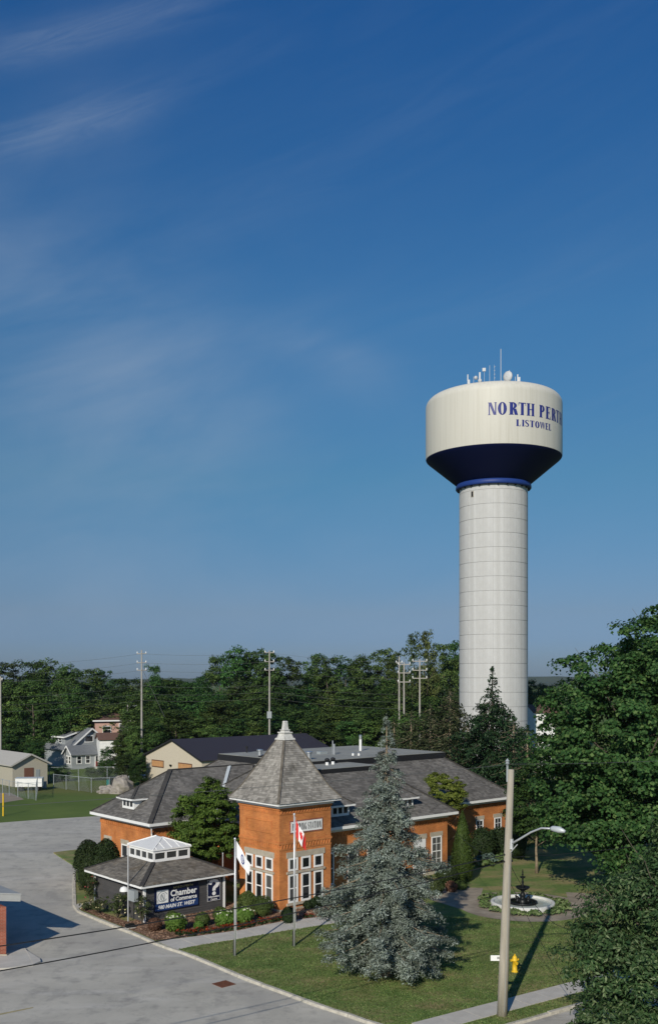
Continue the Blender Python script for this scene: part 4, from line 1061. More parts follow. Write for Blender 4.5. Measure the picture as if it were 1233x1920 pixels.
ap = [gp(-60,1822), gp(20,1818), gp(62,1812), gp(76,1806), gp(74,1801), gp(50,1786), gp(46,1781), gp(8,1790), gp(-60,1792)]
MB().prism(ap[2:7], -.02, .10).build('paving_slab', M['concrete_walk'], apron)
MB().prism([ap[0],ap[1],ap[2],ap[6],ap[7],ap[8]], -.02, .085).build('paving_slab', M['concrete_walk'], apron)

# ------------------------------------------------------------------ barn, houses and yard beyond
def gable(name, label, cat, a0, b0, W, Lb, ez, rz, wallm, roofm, ridge='b', over=.35, th=.18):
    """gabled block; W along a, Lb along b, origin at its front-left corner; ridge runs along b (or a)"""
    t = thing(name, label, cat, AB(a0, b0), TH)
    gable_at(t, 0, 0, W, Lb, ez, rz, wallm, roofm, ridge, over, th); return t
def gable_at(t, x0, y0, W, Lb, ez, rz, wallm, roofm, ridge='b', over=.35, th=.18, z0=-.05):
    mb = MB(); x1, y1 = x0+W, y0+Lb
    if ridge == 'b':
        m = x0+W/2; i = len(mb.v)
        mb.poly([(x0,y0,z0),(x1,y0,z0),(x1,y0,ez),(m,y0,rz),(x0,y0,ez)]); mb.poly([(x1,y1,z0),(x0,y1,z0),(x0,y1,ez),(m,y1,rz),(x1,y1,ez)])
        mb.poly([(x0,y1,z0),(x0,y0,z0),(x0,y0,ez),(x0,y1,ez)]); mb.poly([(x1,y0,z0),(x1,y1,z0),(x1,y1,ez),(x1,y0,ez)])
    else:
        m = y0+Lb/2
        mb.poly([(x0,y1,z0),(x0,y0,z0),(x0,y0,ez),(x0,m,rz),(x0,y1,ez)]); mb.poly([(x1,y0,z0),(x1,y1,z0),(x1,y1,ez),(x1,m,rz),(x1,y0,ez)])
        mb.poly([(x0,y0,z0),(x1,y0,z0),(x1,y0,ez),(x0,y0,ez)]); mb.poly([(x1,y1,z0),(x0,y1,z0),(x0,y1,ez),(x1,y1,ez)])
    wl = mb.build('wall', wallm, t)
    rb = MB(); fb = MB()
    if ridge == 'b':
        s = (rz-ez)/(W/2); o = over
        for sg in (-1, 1):
            xe = m+sg*(W/2+o); ze = ez-s*o
            prof = [(m,rz+.02),(xe,ze+.02),(xe,ze+.02+th),(m,rz+.02+th)]
            A = [(x,y0-o,z) for x,z in prof]; B = [(x,y1+o,z) for x,z in prof]
            rb.poly(A); rb.poly(B[::-1])
            for k in range(4): rb.poly([A[k],A[(k+1)%4],B[(k+1)%4],B[k]])
            fb.beam((m,y0-o-.02,rz+th*.5),(xe,y0-o-.02,ze+th*.5),.05,th+.08)
    else:
        s = (rz-ez)/(Lb/2); o = over
        for sg in (-1, 1):
            ye = m+sg*(Lb/2+o); ze = ez-s*o
            prof = [(m,rz+.02),(ye,ze+.02),(ye,ze+.02+th),(m,rz+.02+th)]
            A = [(x0-o,y,z) for y,z in prof]; B = [(x1+o,y,z) for y,z in prof]
            rb.poly(A); rb.poly(B[::-1])
            for k in range(4): rb.poly([A[k],A[(k+1)%4],B[(k+1)%4],B[k]])
            fb.beam((x0-o-.02,m,rz+th*.5),(x0-o-.02,ye,ze+th*.5),.05,th+.08)
    rb.build('roof', roofm, t)
    return wl, fb

# barn: gable end looks to the left
p = at(378, 127.8); pa_, pb_ = p.x*ca+p.y*sa, -p.x*sa+p.y*ca
barn = thing('tan_barn', 'long tan stucco hall with dark purple grey metal roof behind the station', 'building', AB(pa_, pb_), TH)
wl, fb = gable_at(barn, 0, 0, 23.0, 14.0, 4.5, 6.85, M['barn'], M['barnroof'], 'a', .3, .12)
fb.build('fascia', M['tar'], barn)
for (y0, y1) in ((2.3,5.6),(9.3,12.4)):
    o = MB().box(-.07,.02,y0,y1,2.95,3.95).build('shutter_strip', M['woodgap'], barn)
    n = 9
    for k in range(n):
        w = (y1-y0-.2)/n; y = y0+.1+k*w; MB().box(-.10,-.02,y+.03,y+w-.03,3.08,3.82).build('slat', M['woodstrip'], o)
MB().box(-.25,.0,7.3,7.5,3.3,3.45).box(-.22,-.1,7.2,7.6,3.42,3.55).build('wall_lamp', M['iron'], barn)
# white tank by the barn
tk = thing('white_tank', 'white horizontal propane tank beside the tan hall', 'tank', gp(274,1472), R(-30))
tb = MB().tube([(-1.0,0,1.0),(-.85,0,1.0),(.85,0,1.0),(1.0,0,1.0)], [.35,.5,.5,.35], 16); tb.build('tank_shell', M['white'], tk, True)
for x in (-.6,.6): MB().box(x-.1,x+.1,-.35,.35,0,.6).build('leg', M['rust'], tk)

# grey bungalow
gh = thing('grey_house', 'grey bungalow with white trimmed gables, dormer and enclosed front porch', 'house', at(129, 168), TH)
wl, fb = gable_at(gh, 0, 0, 8.2, 9.5, 3.2, 6.5, M['greyhouse'], M['greyroof'], 'b', .45, .16); fb.build('bargeboard', M['white'], gh)
wl, fb = gable_at(gh, -.9, -2.9, 6.6, 2.88, 2.55, 3.75, M['greyhouse'], M['greyroof'], 'a', .35, .14); fb.build('bargeboard', M['white'], gh)
def hwin(t, axis, pos, wall, z0, z1, w, m='white', **k): return window(t, axis, pos, wall, z0, z1, w, lintel=False, sill=False, origin=(0,0), fr=.13, **k)
hwin(gh,'a',3.7,0,4.2,5.4,1.7,mull=0,trans=False)
for x in (.4,2.0): hwin(gh,'a',x,-2.9,.8,2.25,.95)
d = MB().box(3.3,4.2,-2.96,-2.88,0,2.1).build('door', M['white'], gh); MB().box(3.4,4.1,-2.99,-2.95,.05,1.1).build('door_panel', M['reddoor'], d); MB().box(3.42,4.08,-2.99,-2.95,1.15,2.0).build('pane', M['glass'], d)
for y in (-2.1,-1.1): hwin(gh,'b',y,-.9,.8,2.2,.85)
hwin(gh,'a',6.9,0,.9,2.4,1.5,mull=1)
# shed dormer on the left slope
dm = MB(); dm.box(.55,4.0,2.6,6.6,3.4,5.15); dm = dm.build('dormer', M['greyhouse'], gh)
hwin(dm,'b',4.5,.55,3.95,4.95,1.1)
rb = MB(); rb.poly([(.1,2.2,5.15),(4.2,2.2,6.45),(4.2,7.0,6.45),(.1,7.0,5.15)]); rb.poly([(.1,2.2,4.99),(.1,7.0,4.99),(4.2,7.0,6.29),(4.2,2.2,6.29)]); rb.poly([(.1,2.2,4.99),(4.2,2.2,6.29),(4.2,2.2,6.45),(.1,2.2,5.15)]); rb.poly([(.1,7,5.15),(.1,7,4.99),(.1,2.2,4.99),(.1,2.2,5.15)]); rb.build('dormer_roof', M['greyroof'], gh)
MB().beam((.1,2.17,5.07),(4.2,2.17,6.37),.05,.24).box(.05,.1,2.17,7.0,4.95,5.2).build('fascia', M['white'], gh)
MB().box(5.0,5.0+.06,-2.95,-2.9,0,2.5).box(5.6,5.66,-2.95,-2.89,0,2.5).build('porch_post', M['white'], gh)
MB().box(2.8,5.8,-4.2,-2.95,-.05,.25).build('porch_step', M['concrete_walk'], gh)

# pink house behind
ph = thing('pink_house', 'pink stucco house with low brown hipped roof under the trees', 'house', at(178, 173), R(20))
MB().box(0,6.6,0,7,-.05,zt(1351,173)).build('wall', M['pinkwall'], ph)
zz = zt(1351,173); e = .5; rb = MB(); A = [(-e,-e,zz),(6.6+e,-e,zz),(6.6+e,7+e,zz),(-e,7+e,zz)]; r0, r1 = (2.7,3.5,zz+1.15),(3.9,3.5,zz+1.15)
rb.poly([A[0],A[1],r1,r0]); rb.poly([A[1],A[2],r1]); rb.poly([A[2],A[3],r0,r1]); rb.poly([A[3],A[0],r0]); rb.poly([A[3],A[2],A[1],A[0]]); rb.build('roof', M['brownroof'], ph)
MB().box(-e,6.6+e,-e-.03,-e+.02,zz-.2,zz+.02).build('fascia', M['white'], ph)
window(ph,'a',2.0,0,zz-2.3,zz-1.0,1.5,lintel=False,sill=False,origin=(0,0)); window(ph,'a',5.0,0,zz-2.6,zz-.6,1.8,lintel=False,sill=False,origin=(0,0))
hs = thing('low_white_shed', 'small white outbuilding with brown roof in front of the pink house', 'shed', at(186, 166), R(20))
gable_at(hs, 0, 0, 3.8, 4.0, zt(1387,166), zt(1377,166), M['white'], M['brownroof'], 'a', .3, .12)

# beige shed at the left edge
sd = thing('beige_shed', 'beige workshop shed with pale gabled roof at the left edge of the field', 'shed', at(23, 138.5), TH)
wl, fb = gable_at(sd, 0, 0, 5.2, 14, 3.05, 4.35, M['shedwall'], M['shedroof'], 'b', .45, .14); fb.build('bargeboard', M['shedroof'], sd)
MB().box(1.7,3.1,-.05,.02,.4,2.5).build('door', mat('brown_door', (.16,.075,.05), .7), sd)
MB().box(3.4,4.0,-.06,.02,.9,2.2).build('meter_box', M['metal_grey'], sd)
tr_ = thing('white_trailer', 'low white flatbed trailer box parked in front of the beige shed', 'trailer', at(55, 134), R(8))
MB().box(-1.75,1.75,-.9,.9,.55,1.65).build('box_body', M['white'], tr_); MB().box(-1.8,1.8,-.95,.95,1.66,1.72).build('box_lid', M['pale_metal'], tr_)
for x in (-1.1,1.1):
    for y in (-.85,.85): MB().tube([(x,y-.1,.3),(x,y+.1,.3)], .3, 12).build('wheel', M['tar'], tr_)
MB().box(-1.7,1.7,-.92,-.88,1.05,1.1).build('trim', M['metal_grey'], tr_)
# boulders / rubble heap
rk = thing('rubble_heap', 'grey heap of broken concrete and soil on the grass', 'rubble heap', gp(216,1486), 0)
r = random.Random(4)
def boulder(c, rad, sq, seed):
    rr_ = random.Random(seed); mb = MB().ball((0,0,0), 1, 22, 14)
    ph = [rr_.uniform(0,6) for _ in range(9)]
    mb.v = [tuple(Vector(v)*(1+.16*math.sin(v[0]*3+ph[0])+.14*math.sin(v[1]*4+ph[1])+.12*math.sin(v[2]*5+ph[2]+v[0]*3)+rr_.uniform(-.11,.11))) for v in mb.v]
    mb.v = [(c[0]+x*rad*sq[0], c[1]+y*rad*sq[1], max(-.05, c[2]+z*rad*sq[2])) for x,y,z in mb.v]; return mb
boulder((.6,0,.3),1.5,(1.15,1,1.15),1).build('soil_mound', M['rock'], rk); boulder((-1.2,-.2,.2),1.0,(1.1,1,.8),2).build('soil_mound', M['rock'], rk)
for k in range(22):
    boulder((r.uniform(-2.3,2.5), r.uniform(-1.4,.0), .1), r.uniform(.18,.5), (1,1,.7), 10+k).build('rubble_stone', M['rock'], rk)
def barrel(u, v, m, label):
    t = thing('barrel', label, 'barrel', gp(u, v), 0)
    MB().lathe([(.28,0),(.3,.05),(.3,.3),(.31,.33),(.3,.36),(.3,.6),(.31,.63),(.3,.66),(.3,.9),(.28,.92),(.01,.92)], 16).build('drum', M[m], t); MB().lathe([(.30,.88),(.32,.9),(.30,.93)], 16).build('rim', M['tar'], t)
barrel(203,1474,'teal','teal plastic barrel standing behind the wire fence'); barrel(83,1478,'metal_grey','grey barrel beside the white trailer box')
barrel(211,1474,'black_band','black barrel standing beside the teal barrel')
# yellow post at the road edge
yp = thing('yellow_post', 'tall yellow steel post at the edge of the grass field', 'post', gp(5.5,1530), 0)
MB().tube([(0,0,-.1),(0,0,2.45)], .085, 12).build('pipe', M['yellow'], yp); MB().ball((0,0,2.45), .085, 12, 6, (1,1,.6)).build('cap', M['yellow'], yp, True)

def chain_fence(name, label, pts, h, step, seed):
    t = thing(name, label, 'fence', pts[0], 0); o = Vector(pts[0]); P = resample([Vector(p) for p in pts], step)
    pm_ = MB().tube([(0,0,-.1),(0,0,h+.1)], .045, 8).mesh('post', M['metal_grey'])
    for p in P: q_ = link('post', pm_, t); q_.location = p-o
    for a, b in zip(P, P[1:]):
        MB().tube([a-o+Vector((0,0,h)), b-o+Vector((0,0,h))], .03, 6).build('top_rail', M['metal_grey'], t)
    w = MB()
    for a, b in zip(P, P[1:]):
        L = (b-a).length; n = int(L/.22)
        for k in range(n):
            for s in (1, -1):
                x0 = k*.22; p0 = a.lerp(b, x0/L)-o; x1 = min(max(x0 + s*h*.6, 0), L); zf = abs(x1-x0)/(h*.6); p1 = a.lerp(b, x1/L)-o
                w.beam(p0+Vector((0,0,.03)), p1+Vector((0,0,.03+(h-.05)*zf)), .009, .009)
    tag(w.build('wire_mesh', M['metal_grey'], t), kind='stuff')
chain_fence('wire_fence', 'grey chain link fence crossing the field beside the rubble heap', [gp(100,1478), gp(145,1483), gp(177,1487), gp(250,1482)], 1.9, 2.8, 1)
chain_fence('wire_fence', 'taller chain link fence in front of the dark hedge and parked cars', [gp(92,1466), gp(215,1465), gp(285,1462)], 2.1, 4.2, 2)
chain_fence('wire_fence', 'chain link fence in front of the beige shed at left', [gp(-20,1483), gp(24,1494), gp(48,1497), gp(67,1501), gp(70,1482)], 1.9, 2.4, 3)
dirt = MB().poly([(q_.x,q_.y,-.012) for q_ in (gp(-80,1520),gp(-40,1512),gp(0,1506),gp(45,1499),gp(20,1487),gp(-80,1485))]); tag(dirt.build('dirt_yard', mat('packed_dirt', (.27,.23,.18), .95, var=.12, vscale=.8)), kind='structure')
# white house glimpsed at right
wh_ = thing('white_house', 'white house with grey brown roof glimpsed right of the water tower', 'house', at(1001, 150), R(8))
gable_at(wh_, 0, 0, 3.2, 5, zt(1336,150), zt(1324,150), M['white'], M['brownroof'], 'a', .3, .15)
window(wh_,'a',1.6,0,7.6,8.9,.8,lintel=False,sill=False,origin=(0,0))

# ------------------------------------------------------------------ far utility poles and their lines
def far_pole(u, Y, vt, arms, label, armlen=.72, extra=True, group='grey utility poles along the woods'):
    t = thing('utility_pole', label, 'utility pole', at(u, Y), 0, group); H = zt(vt, Y)
    MB().tube([(0,0,-.1),(0,0,H*.5),(0,0,H)], [.17,.14,.10], 10).build('pole', M['far_pole'], t)
    for v in arms:
        z = zt(v, Y); a = MB().beam((-armlen,0,z),(armlen,0,z),.10,.12).build('crossarm', M['far_pole'], t)
        for x in (-armlen+.06, armlen-.06): MB().lathe([(.03,0),(.09,.04),(.09,.16),(.05,.2),(.05,.28),(.01,.3)], 8, (x,0,z+.06)).build('insulator', M['white'], a)
    return t
p1 = far_pole(265,150,1219,(1226,1243,1257),'tall grey utility pole with three crossarms left of the woods')
p2 = far_pole(504.5,150,1220,(1224,1241,1257),'tall grey utility pole with three pairs of white insulators above the hall roof')
p3 = far_pole(747.5,155,1231,(1243,),'slim utility pole left of the pair before the right woods',.5)
p4 = far_pole(756.5,150,1242,(1246,1262,1279),'shorter utility pole with three crossarms just right of the slim pole',.95)
p5 = far_pole(786,148,1236,(1240,1257,1272),'utility pole with three wide crossarms nearest the water tower',1.1)
p6 = far_pole(0.5,150,1268,(1275,),'utility pole cut by the left edge of the view',.3)
MB().box(-.35,.35,-.4,-.15,zt(1347,150),zt(1338,150)+.3).build('transformer_box', M['metal_grey'], p2)
MB().tube([(0,0,zt(1252,150)),(3.4,.5,zt(1345,150))], .03, 5).build('guy_wire', M['wire_far'], p1)
lp2 = thing('street_lamp', 'small grey street lamp on a pole beside the pink house', 'street lamp', at(239,172), 0)
MB().tube([(0,0,0),(0,0,zt(1321,172))], .1, 8).build('pole', M['far_pole'], lp2); MB().tube([(0,0,zt(1330,172)),(.6,0,zt(1324,172)),(1.2,0,zt(1323,172))], .05, 6).build('arm', M['metal_grey'], lp2); MB().box(.9,1.6,-.12,.12,zt(1325,172),zt(1322.5,172)).build('lamp_head', M['metal_grey'], lp2)
def wire(name, label, pts, rad, m='wire', sag=0.0, n=16, group=None, cat='wire'):
    mb = MB(); pts = [Vector(p) for p in pts]; o = pts[0].copy()
    for a, b in zip(pts, pts[1:]):
        q_ = [a.lerp(b, k/n)-o+Vector((0,0,-sag*4*(k/n)*(1-k/n))) for k in range(n+1)]; mb.tube(q_, rad, 5, False)
    ob = mb.build(name, M[m]); ob.location = o; return tag(ob, label, cat, group)
lines = [(1226,1224,'top'),(1243,1241,'second'),(1257,1257,'third'),(1286,1285,'fourth'),(1301,1297,'fifth'),(1313,1309,'lowest')]
for va, vb, nm in lines:
    wire('power_line', f'{nm} thin power line strung between the two tall poles over the woods', [at(265,149.9,zt(va,150)), at(504.5,149.9,zt(vb,150))], .014, 'wire_far', .35)
    wire('power_line', f'{nm} thin power line running right from the pole above the hall', [at(504.5,149.85,zt(vb,150)), at(750,149.9,zt(va+16,150))], .014, 'wire_far', .35)
    wire('power_line', f'{nm} thin power line running left from the three armed pole to the frame edge', [at(265,149.85,zt(va,150)), at(-60,140,zt(va+22,140))], .014, 'wire_far', .5)

# ------------------------------------------------------------------ woods
def wood_variant(seed, m, N=13000, lobes=11):
    r = np.random.default_rng(seed); L = [(0,0,.58,.40,.40,.40),(0,0,.30,.40,.40,.26)]
    for k in range(lobes):
        a = r.uniform(0,6.28); z = r.uniform(.28,.9); q_ = .34*math.sin(math.pi*min(.95, z*.9+.08))
        L.append((math.cos(a)*q_, math.sin(a)*q_, z, r.uniform(.16,.25), r.uniform(.16,.25), r.uniform(.11,.17)))
    L = [(x*8.4, y*8.4, z*19, rx*8.4, ry*8.4, rz*19) for x,y,z,rx,ry,rz in L]
    P, Nn = crown_points(r, L, 150, N, 1.15, .72, .66)
    P[:, 2] *= 18.9/np.percentile(P[:, 2], 99.8); P[:, :2] *= 5.0/np.percentile(np.hypot(P[:, 0], P[:, 1]), 99)
    return leaves('crown', P, Nn, .36, .8, m, False, seed)
wv = [wood_variant(100+k, M['leaf_wood']) for k in range(6)] ; wvp = [wood_variant(120, M['leaf_pale'], 9500, 8)]
tm = [trunk_mesh('trunk', .8, .018, M['bark'], 7, .28, k) for k in range(2)]
def wood_tree(x, y, h, w, label, k, pale=False, group=None):
    t = thing('broadleaf_tree', label, 'tree', (x, y, 0), random.uniform(0, 6.28), group)
    o = link('trunk', tm[k % 2], t); o.scale = (h, h, h*.95)
    c = link('crown', (wvp[0] if pale else wv[k % 6]), t); c.scale = (w/3.8, w/3.8, h/19)
    return t
LAND = [(-90,'the left frame edge'),(0,'the pole at the left edge'),(140,'the grey house'),(265,'the first tall pole'),(329,'the tan hall gable'),(504,'the middle pole'),(575,'the tan hall ridge end'),(650,'the white roof pipe'),(747,'the slim pole'),(812,'the wide armed pole')]
ORD = ['first','second','third','fourth','fifth','sixth','seventh','eighth','ninth','tenth','eleventh']
seen = {}
def section(u, row):
    lm = [nm for x, nm in LAND if x <= u][-1]; i = seen.get((row, lm), 0); seen[(row, lm)] = i+1
    return f'{ORD[i]} {row} woodland tree right of {lm}'
sky_trees = [(-25,1245,45),(22,1243,30),(58,1239,28),(95,1237,28),(122,1246,22),(165,1254,25),(190,1258,22),(214,1273,22),(240,1272,22),(262,1276,25),(310,1271,24),(335,1276,22),(360,1279,22),(386,1268,20),(411,1230,24),(440,1214,28),(474,1217,27),(507,1221,25),(541,1233,26),(580,1227,27),(612,1231,24),(645,1233,28),(680,1229,24),(714,1217,25),(738,1224,19),(828,1208,25),(855,1203,24),(1000,1275,20),(1024,1282,22),(980,1284,18)]
k = 0; rr = random.Random(9)
for (u, vt_, rp_) in sky_trees:
    Y = rr.uniform(192, 212); p = at(u, Y)
    lb_ = section(u, 'skyline') if u < 900 else {980:'far green tree touching the right edge of the water tower column',1000:'far green tree behind the white house',1024:'far green tree between the white house and the big maple'}[u]
    wood_tree(p.x, p.y, zt(vt_, Y)*1.0, rp_*Y/F*1.25, lb_, k, group='trees of the far woods'); k += 1
t = wood_tree(*at(287, 185)[:2], zt(1247,185), 1.9, 'lone round crowned tree standing above the woods just right of the first pole', 2)
for (u, vt_, w, lb_) in ((776,1188,2.6,'left of the two pale loose topped poplars rising above the poles'),(797,1183,2.4,'right of the two pale loose topped poplars rising above the poles')):
    p = at(u, 176); wood_tree(p.x, p.y, zt(vt_,176), w, lb_, k, True, 'pale poplars rising above the woods'); k += 1
for row, (Y0, v0, step, ulo, uhi, rp_) in enumerate(((178,1290,34,-40,870,27),(164,1318,36,258,850,28),(152,1345,40,330,770,27))):
    u = ulo
    while u < uhi:
        Y = Y0 + rr.uniform(-5,5); p = at(u, Y); v = v0 + rr.uniform(-16,16)
        skip = (row == 0 and 86 < u < 100) or (row == 1 and u < 262 and u > 168 and False)
        if row == 0 and 165 < u < 250: v = 1318
        if not skip:
            lb_ = section(u, ('back row','middle row','front row')[row]); wood_tree(p.x, p.y, zt(v, Y), rp_*Y/F*1.3, lb_, k, group='trees of the far woods')
        k += 1; u += step*rr.uniform(.85,1.15)
near = [(64,150,1392,16,'dark bushy tree left of the grey house beside the beige shed'),(116,146,1436,12,'low dark bush in front of the grey house porch'),(172,147,1438,11,'small dark bush right of the grey house steps'),
 (234,152,1372,15,'bright green tree beside the small street lamp'),(252,150,1362,18,'green tree at the left of the tan hall'),(283,152,1345,20,'leafy tree behind the left corner of the tan hall'),(219,152,1392,13,'light green bush right of the grey house'),(199,150,1400,11,'dark shrub hiding the foot of the small white outbuilding'),
 (238,138,1415,18,'spreading green bush behind the rubble heap'),(262,136,1420,14,'dense shrub touching the tan hall wall'),(196,148,1428,10,'small dark shrub below the grey house gable'),(10,155,1375,26,'dark tree above the beige shed roof'),(40,162,1350,30,'broad dark tree behind the beige shed'),(318,160,1340,26,'dark tree rising behind the gable of the tan hall'),
 (600,158,1388,10,'small bright sapling behind the right end of the hall roof'),(665,130,1383,13,'yellow green shrub behind the flat roof pipes')]
for i, (u, Y, vt_, rp_, lb_) in enumerate(near):
    p = at(u, Y); wood_tree(p.x, p.y, max(1.5, zt(vt_, Y)), rp_*Y/F*1.2, lb_, i+2, pale=(i in (13,14)))

# ------------------------------------------------------------------ conifers beyond the station
def cone_prof(H, Rb, p=.9): return [(H*(1-t), .04+Rb*t**p) for t in (0,.06,.12,.2,.3,.45,.6,.8,.96)]
def spruce_thing(label, loc, prof, m, seed, **kw):
    t = thing('spruce_tree', label, 'spruce', loc, 0); spruce(t, prof, m, seed, **kw); return t
H = zt(1252,102)
spruce_thing('dark Norway spruce standing in front of the water tower column', at(922,102), [(H,.03),(H-1,.30),(H-2.2,.75),(H-3.4,1.25),(H-4.3,2.2),(H-5.5,3.3),(H-7,4.3),(H-10,5.2),(1,5.4)], M['needle_dark'], 11, spacing=.75, boughs=9, tuft=.42, pad=.75, npad=24, droop=.42, hang=.5, irregular=.38)
for i, (u, Y, vt_, Rb) in enumerate(((843,112,1292,4.6),(806,116,1322,4.4),(770,118,1335,4.2),(738,120,1348,4.0),(876,104,1358,4.4),(962,98,1345,4.6),(988,92,1362,4.2))):
    H = zt(vt_, Y)
    spruce_thing(('thin brown green spruce behind the flat roof, left of the water tower','thin ragged spruce between the tower and the poles','brownish spruce below the cluster of poles','low brown spruce behind the blue spruce top','small ragged spruce at the foot of the water tower','bushy spruce right of the water tower foot','low bushy spruce against the big maple')[i],
        at(u, Y), cone_prof(H, Rb, .62), M['needle_brown' if i < 5 else 'needle_dark'], 20+i, spacing=.8, boughs=8, tuft=.40, pad=.8, npad=20, droop=.35, hang=.5, irregular=.4, bark='bark_light')

# ------------------------------------------------------------------ big maple and trees on the right
def big_tree(name, label, loc, trunk_h, trunk_r, lobes, nclump, nleaf, clump, leaf, aspect, m, seed, bark='bark', limbs=10, spread=.4):
    t = thing(name, label, 'tree', loc, 0); r = np.random.default_rng(seed)
    link('trunk', trunk_mesh('trunk', trunk_h, trunk_r, M[bark], limbs, spread, seed, n=12), t)
    P, Nn = crown_points(r, lobes, nclump, nleaf, clump, .62, .55)
    leaves('crown', P, Nn, leaf, aspect, m, t, seed, .4); return t
mp_ = Vector((20.6, 68.5, LZ))
ML = [(0,0,9.6,6.6,6.0,7.0),(.5,1,10.5,4.6,4.2,5.5),(2.5,1,6.5,4.5,4,3.2),(1.5,-4.2,4.6,3.4,2.8,2.4),(4.0,-4.5,5.2,3.4,3,3.2),(-.5,-3.6,3.4,2.6,2.2,1.5),(-3.4,-1.2,6.4,3.4,3.2,3.6),(-1.8,-2.5,11.5,3.6,3.4,3.6),(2.5,-2,13.5,4.2,4,4.2),(-3.2,.5,14.2,2.6,2.6,2.6),(-2.2,-1.5,5.0,3.4,3,2.4),(.4,0,17.0,2.3,2.3,1.9),(2.2,-3.5,7.5,4,3.2,4),(-4.6,-.5,10.2,2.0,2.4,2.6),(3,0,17,3,3,3)]
big_tree('maple_tree', 'large dark green maple filling the right side behind the fountain', mp_, 15, .38, ML, 980, 92000, .85, .245, .85, M['leaf_maple'], 3)
big_tree('maple_tree', 'taller maple at the right edge rising behind the large maple', Vector((28.5,78,0)), 18, .36, [(0,0,12,6,6,8),(-2,-1,18.0,3.2,3,3.4),(-4.2,-1,16.4,1.7,1.7,1.5),(1,0,20,3,3,3)], 380, 34000, .85, .26, .85, M['leaf_maple'], 8)
big_tree('ash_tree', 'leafy ash tree in the right foreground by the street', Vector((13.0,38.0,0)), 8.0, .22,
    [(0,0,4.6,3.6,2.8,3.6),(-2.0,-.6,5.6,1.6,1.5,1.4),(-2.5,-.3,4.0,1.5,1.5,1.4),(-2.6,-.6,2.0,1.6,1.5,1.1),(1.0,-.4,7.2,2.0,1.9,1.9),(-.7,0,6.7,1.3,1.2,1.1),(0,-1.4,3.0,2.6,1.7,2.3),(-1.0,-1.2,1.3,2.4,1.6,1.1),(1.6,-1,1.6,2,1.6,1.4),(3.0,0,3.2,2.2,1.8,2.6),(3.2,-.6,1.2,2.4,1.8,1.3),(1.0,-1.8,1.6,2.6,1.2,1.5),(-.8,-1.9,.9,1.8,1.0,.8),(.4,-1.6,.9,2.0,1.2,.9),(2.2,.2,8.5,2.3,2.0,2.1),(3.4,.2,6.4,2.4,2,2.6),(1.0,.4,7.9,1.6,1.6,1.4)], 560, 88000, .68, .21, .36, M['leaf_front'], 5)
big_tree('ornamental_tree', 'slim trunked dark leaved tree on the lawn behind the fountain', gp(1005,1638,LZ), 5.5, .12, [(0,0,5.2,2.3,2.3,2.3),(-1,0,4.2,1.4,1.4,1.2),(-.5,.3,7.0,1.6,1.6,1.4)], 140, 15000, .5, .17, .8, M['leaf_wood'], 6, 'bark_light', 7)
yt = AB(38.8, 57.8, LZ)
big_tree('yard_tree', 'bright green leafy tree between the kiosk and the brick tower', yt, 6.2, .12, [(0,0,5.0,2.3,2.2,2.6),(-.9,-.5,3.9,1.6,1.5,1.4),(1.0,-.3,4.3,1.5,1.5,1.5),(.2,-.2,6.7,1.3,1.3,1.3),(-1.1,0,5.8,1.2,1.2,1.2),(.4,-.8,3.4,1.8,1.5,1.1)], 330, 40000, .42, .15, .75, M['leaf_yard'], 12)
big_tree('small_tree', 'yellow green small tree rising between the two right hand roofs', AB(58.9, 53.4, LZ), 5.2, .08, [(0,0,6.0,1.5,1.4,1.3),(-.7,0,6.7,.9,.9,.8),(.8,0,5.4,.9,.9,.9)], 130, 15000, .30, .13, .75, M['leaf_yellow'], 13)

# ------------------------------------------------------------------ blue spruce
sb = at(724, 49.6, LZ)
bs = thing('blue_spruce', 'big silvery blue spruce on the front lawn, right of the flagpoles', 'spruce', sb, 0)
spruce(bs, [(13.1,.03),(12.3,.28),(11.6,.50),(10.8,.66),(10.3,.90),(9.5,1.12),(9.0,1.45),(7.6,1.9),(6.3,2.55),(5.0,2.95),(3.6,3.15),(2.2,3.35),(1.2,2.9),(.5,2.2)],
    M['needle_blue'], 31, spacing=.56, boughs=9, tuft=.15, pad=.45, npad=165, droop=.42, irregular=.46, bark='bark_light', hang=.42, aspect=.28, coher=.28)

# ------------------------------------------------------------------ shrubs and flowers round the buildings
blob_bush('yew_shrub','larger outer dark yew shrub at the kerb left of the kiosk','shrub', gp(167,1668,LZ), 1.15,1.1,3.4,M['yew'],7000,.15,1,None,.4,'dome')
blob_bush('yew_shrub','taller pointed dark yew shrub touching the kiosk eave','shrub', gp(199,1684,LZ), 1.0,1.0,3.9,M['yew'],7000,.15,2,None,.4,'dome')
blob_bush('cedar_shrub','tall column shaped green cedar at the station corner','shrub', gp(866,1652,LZ), .9,.9,5.2,M['cedar'],6500,.15,3,None,.4,'cone')
blob_bush('round_bush','clipped dark bush at the foot of the column cedar','shrub', gp(836,1655,LZ), 1.0,.8,1.15,M['yew'],2600,.12,4)
for i, (u, v, rx, h, m, lb_) in enumerate(((463,1706,.62,1.15,'box','clipped round boxwood behind, against the left tower wall'),(491,1718,.70,1.25,'box','clipped round boxwood in front of the tower corner'),(379,1738,.45,.85,'box','round boxwood globe in front of the kiosk wall below the question mark sign'),(290,1746,.42,.75,'barberry','red brown barberry globe beside the kiosk corner post'),(322,1738,.45,.9,'box','boxwood globe behind the first white flowered bush'),(412,1729,.45,.9,'box','boxwood globe behind the middle white flowered bush'),(447,1722,.45,.9,'box','boxwood globe behind the right white flowered bush'),(541,1731,.5,.95,'darkbush','dark shrub below the right tower windows'),(372,1744,.3,.5,'hydr','small lime green plant in front of a boxwood globe'))):
    blob_bush('round_bush', lb_, 'shrub', gp(u,v,LZ), rx, rx, h, M[m], 2600, .075, 30+i)
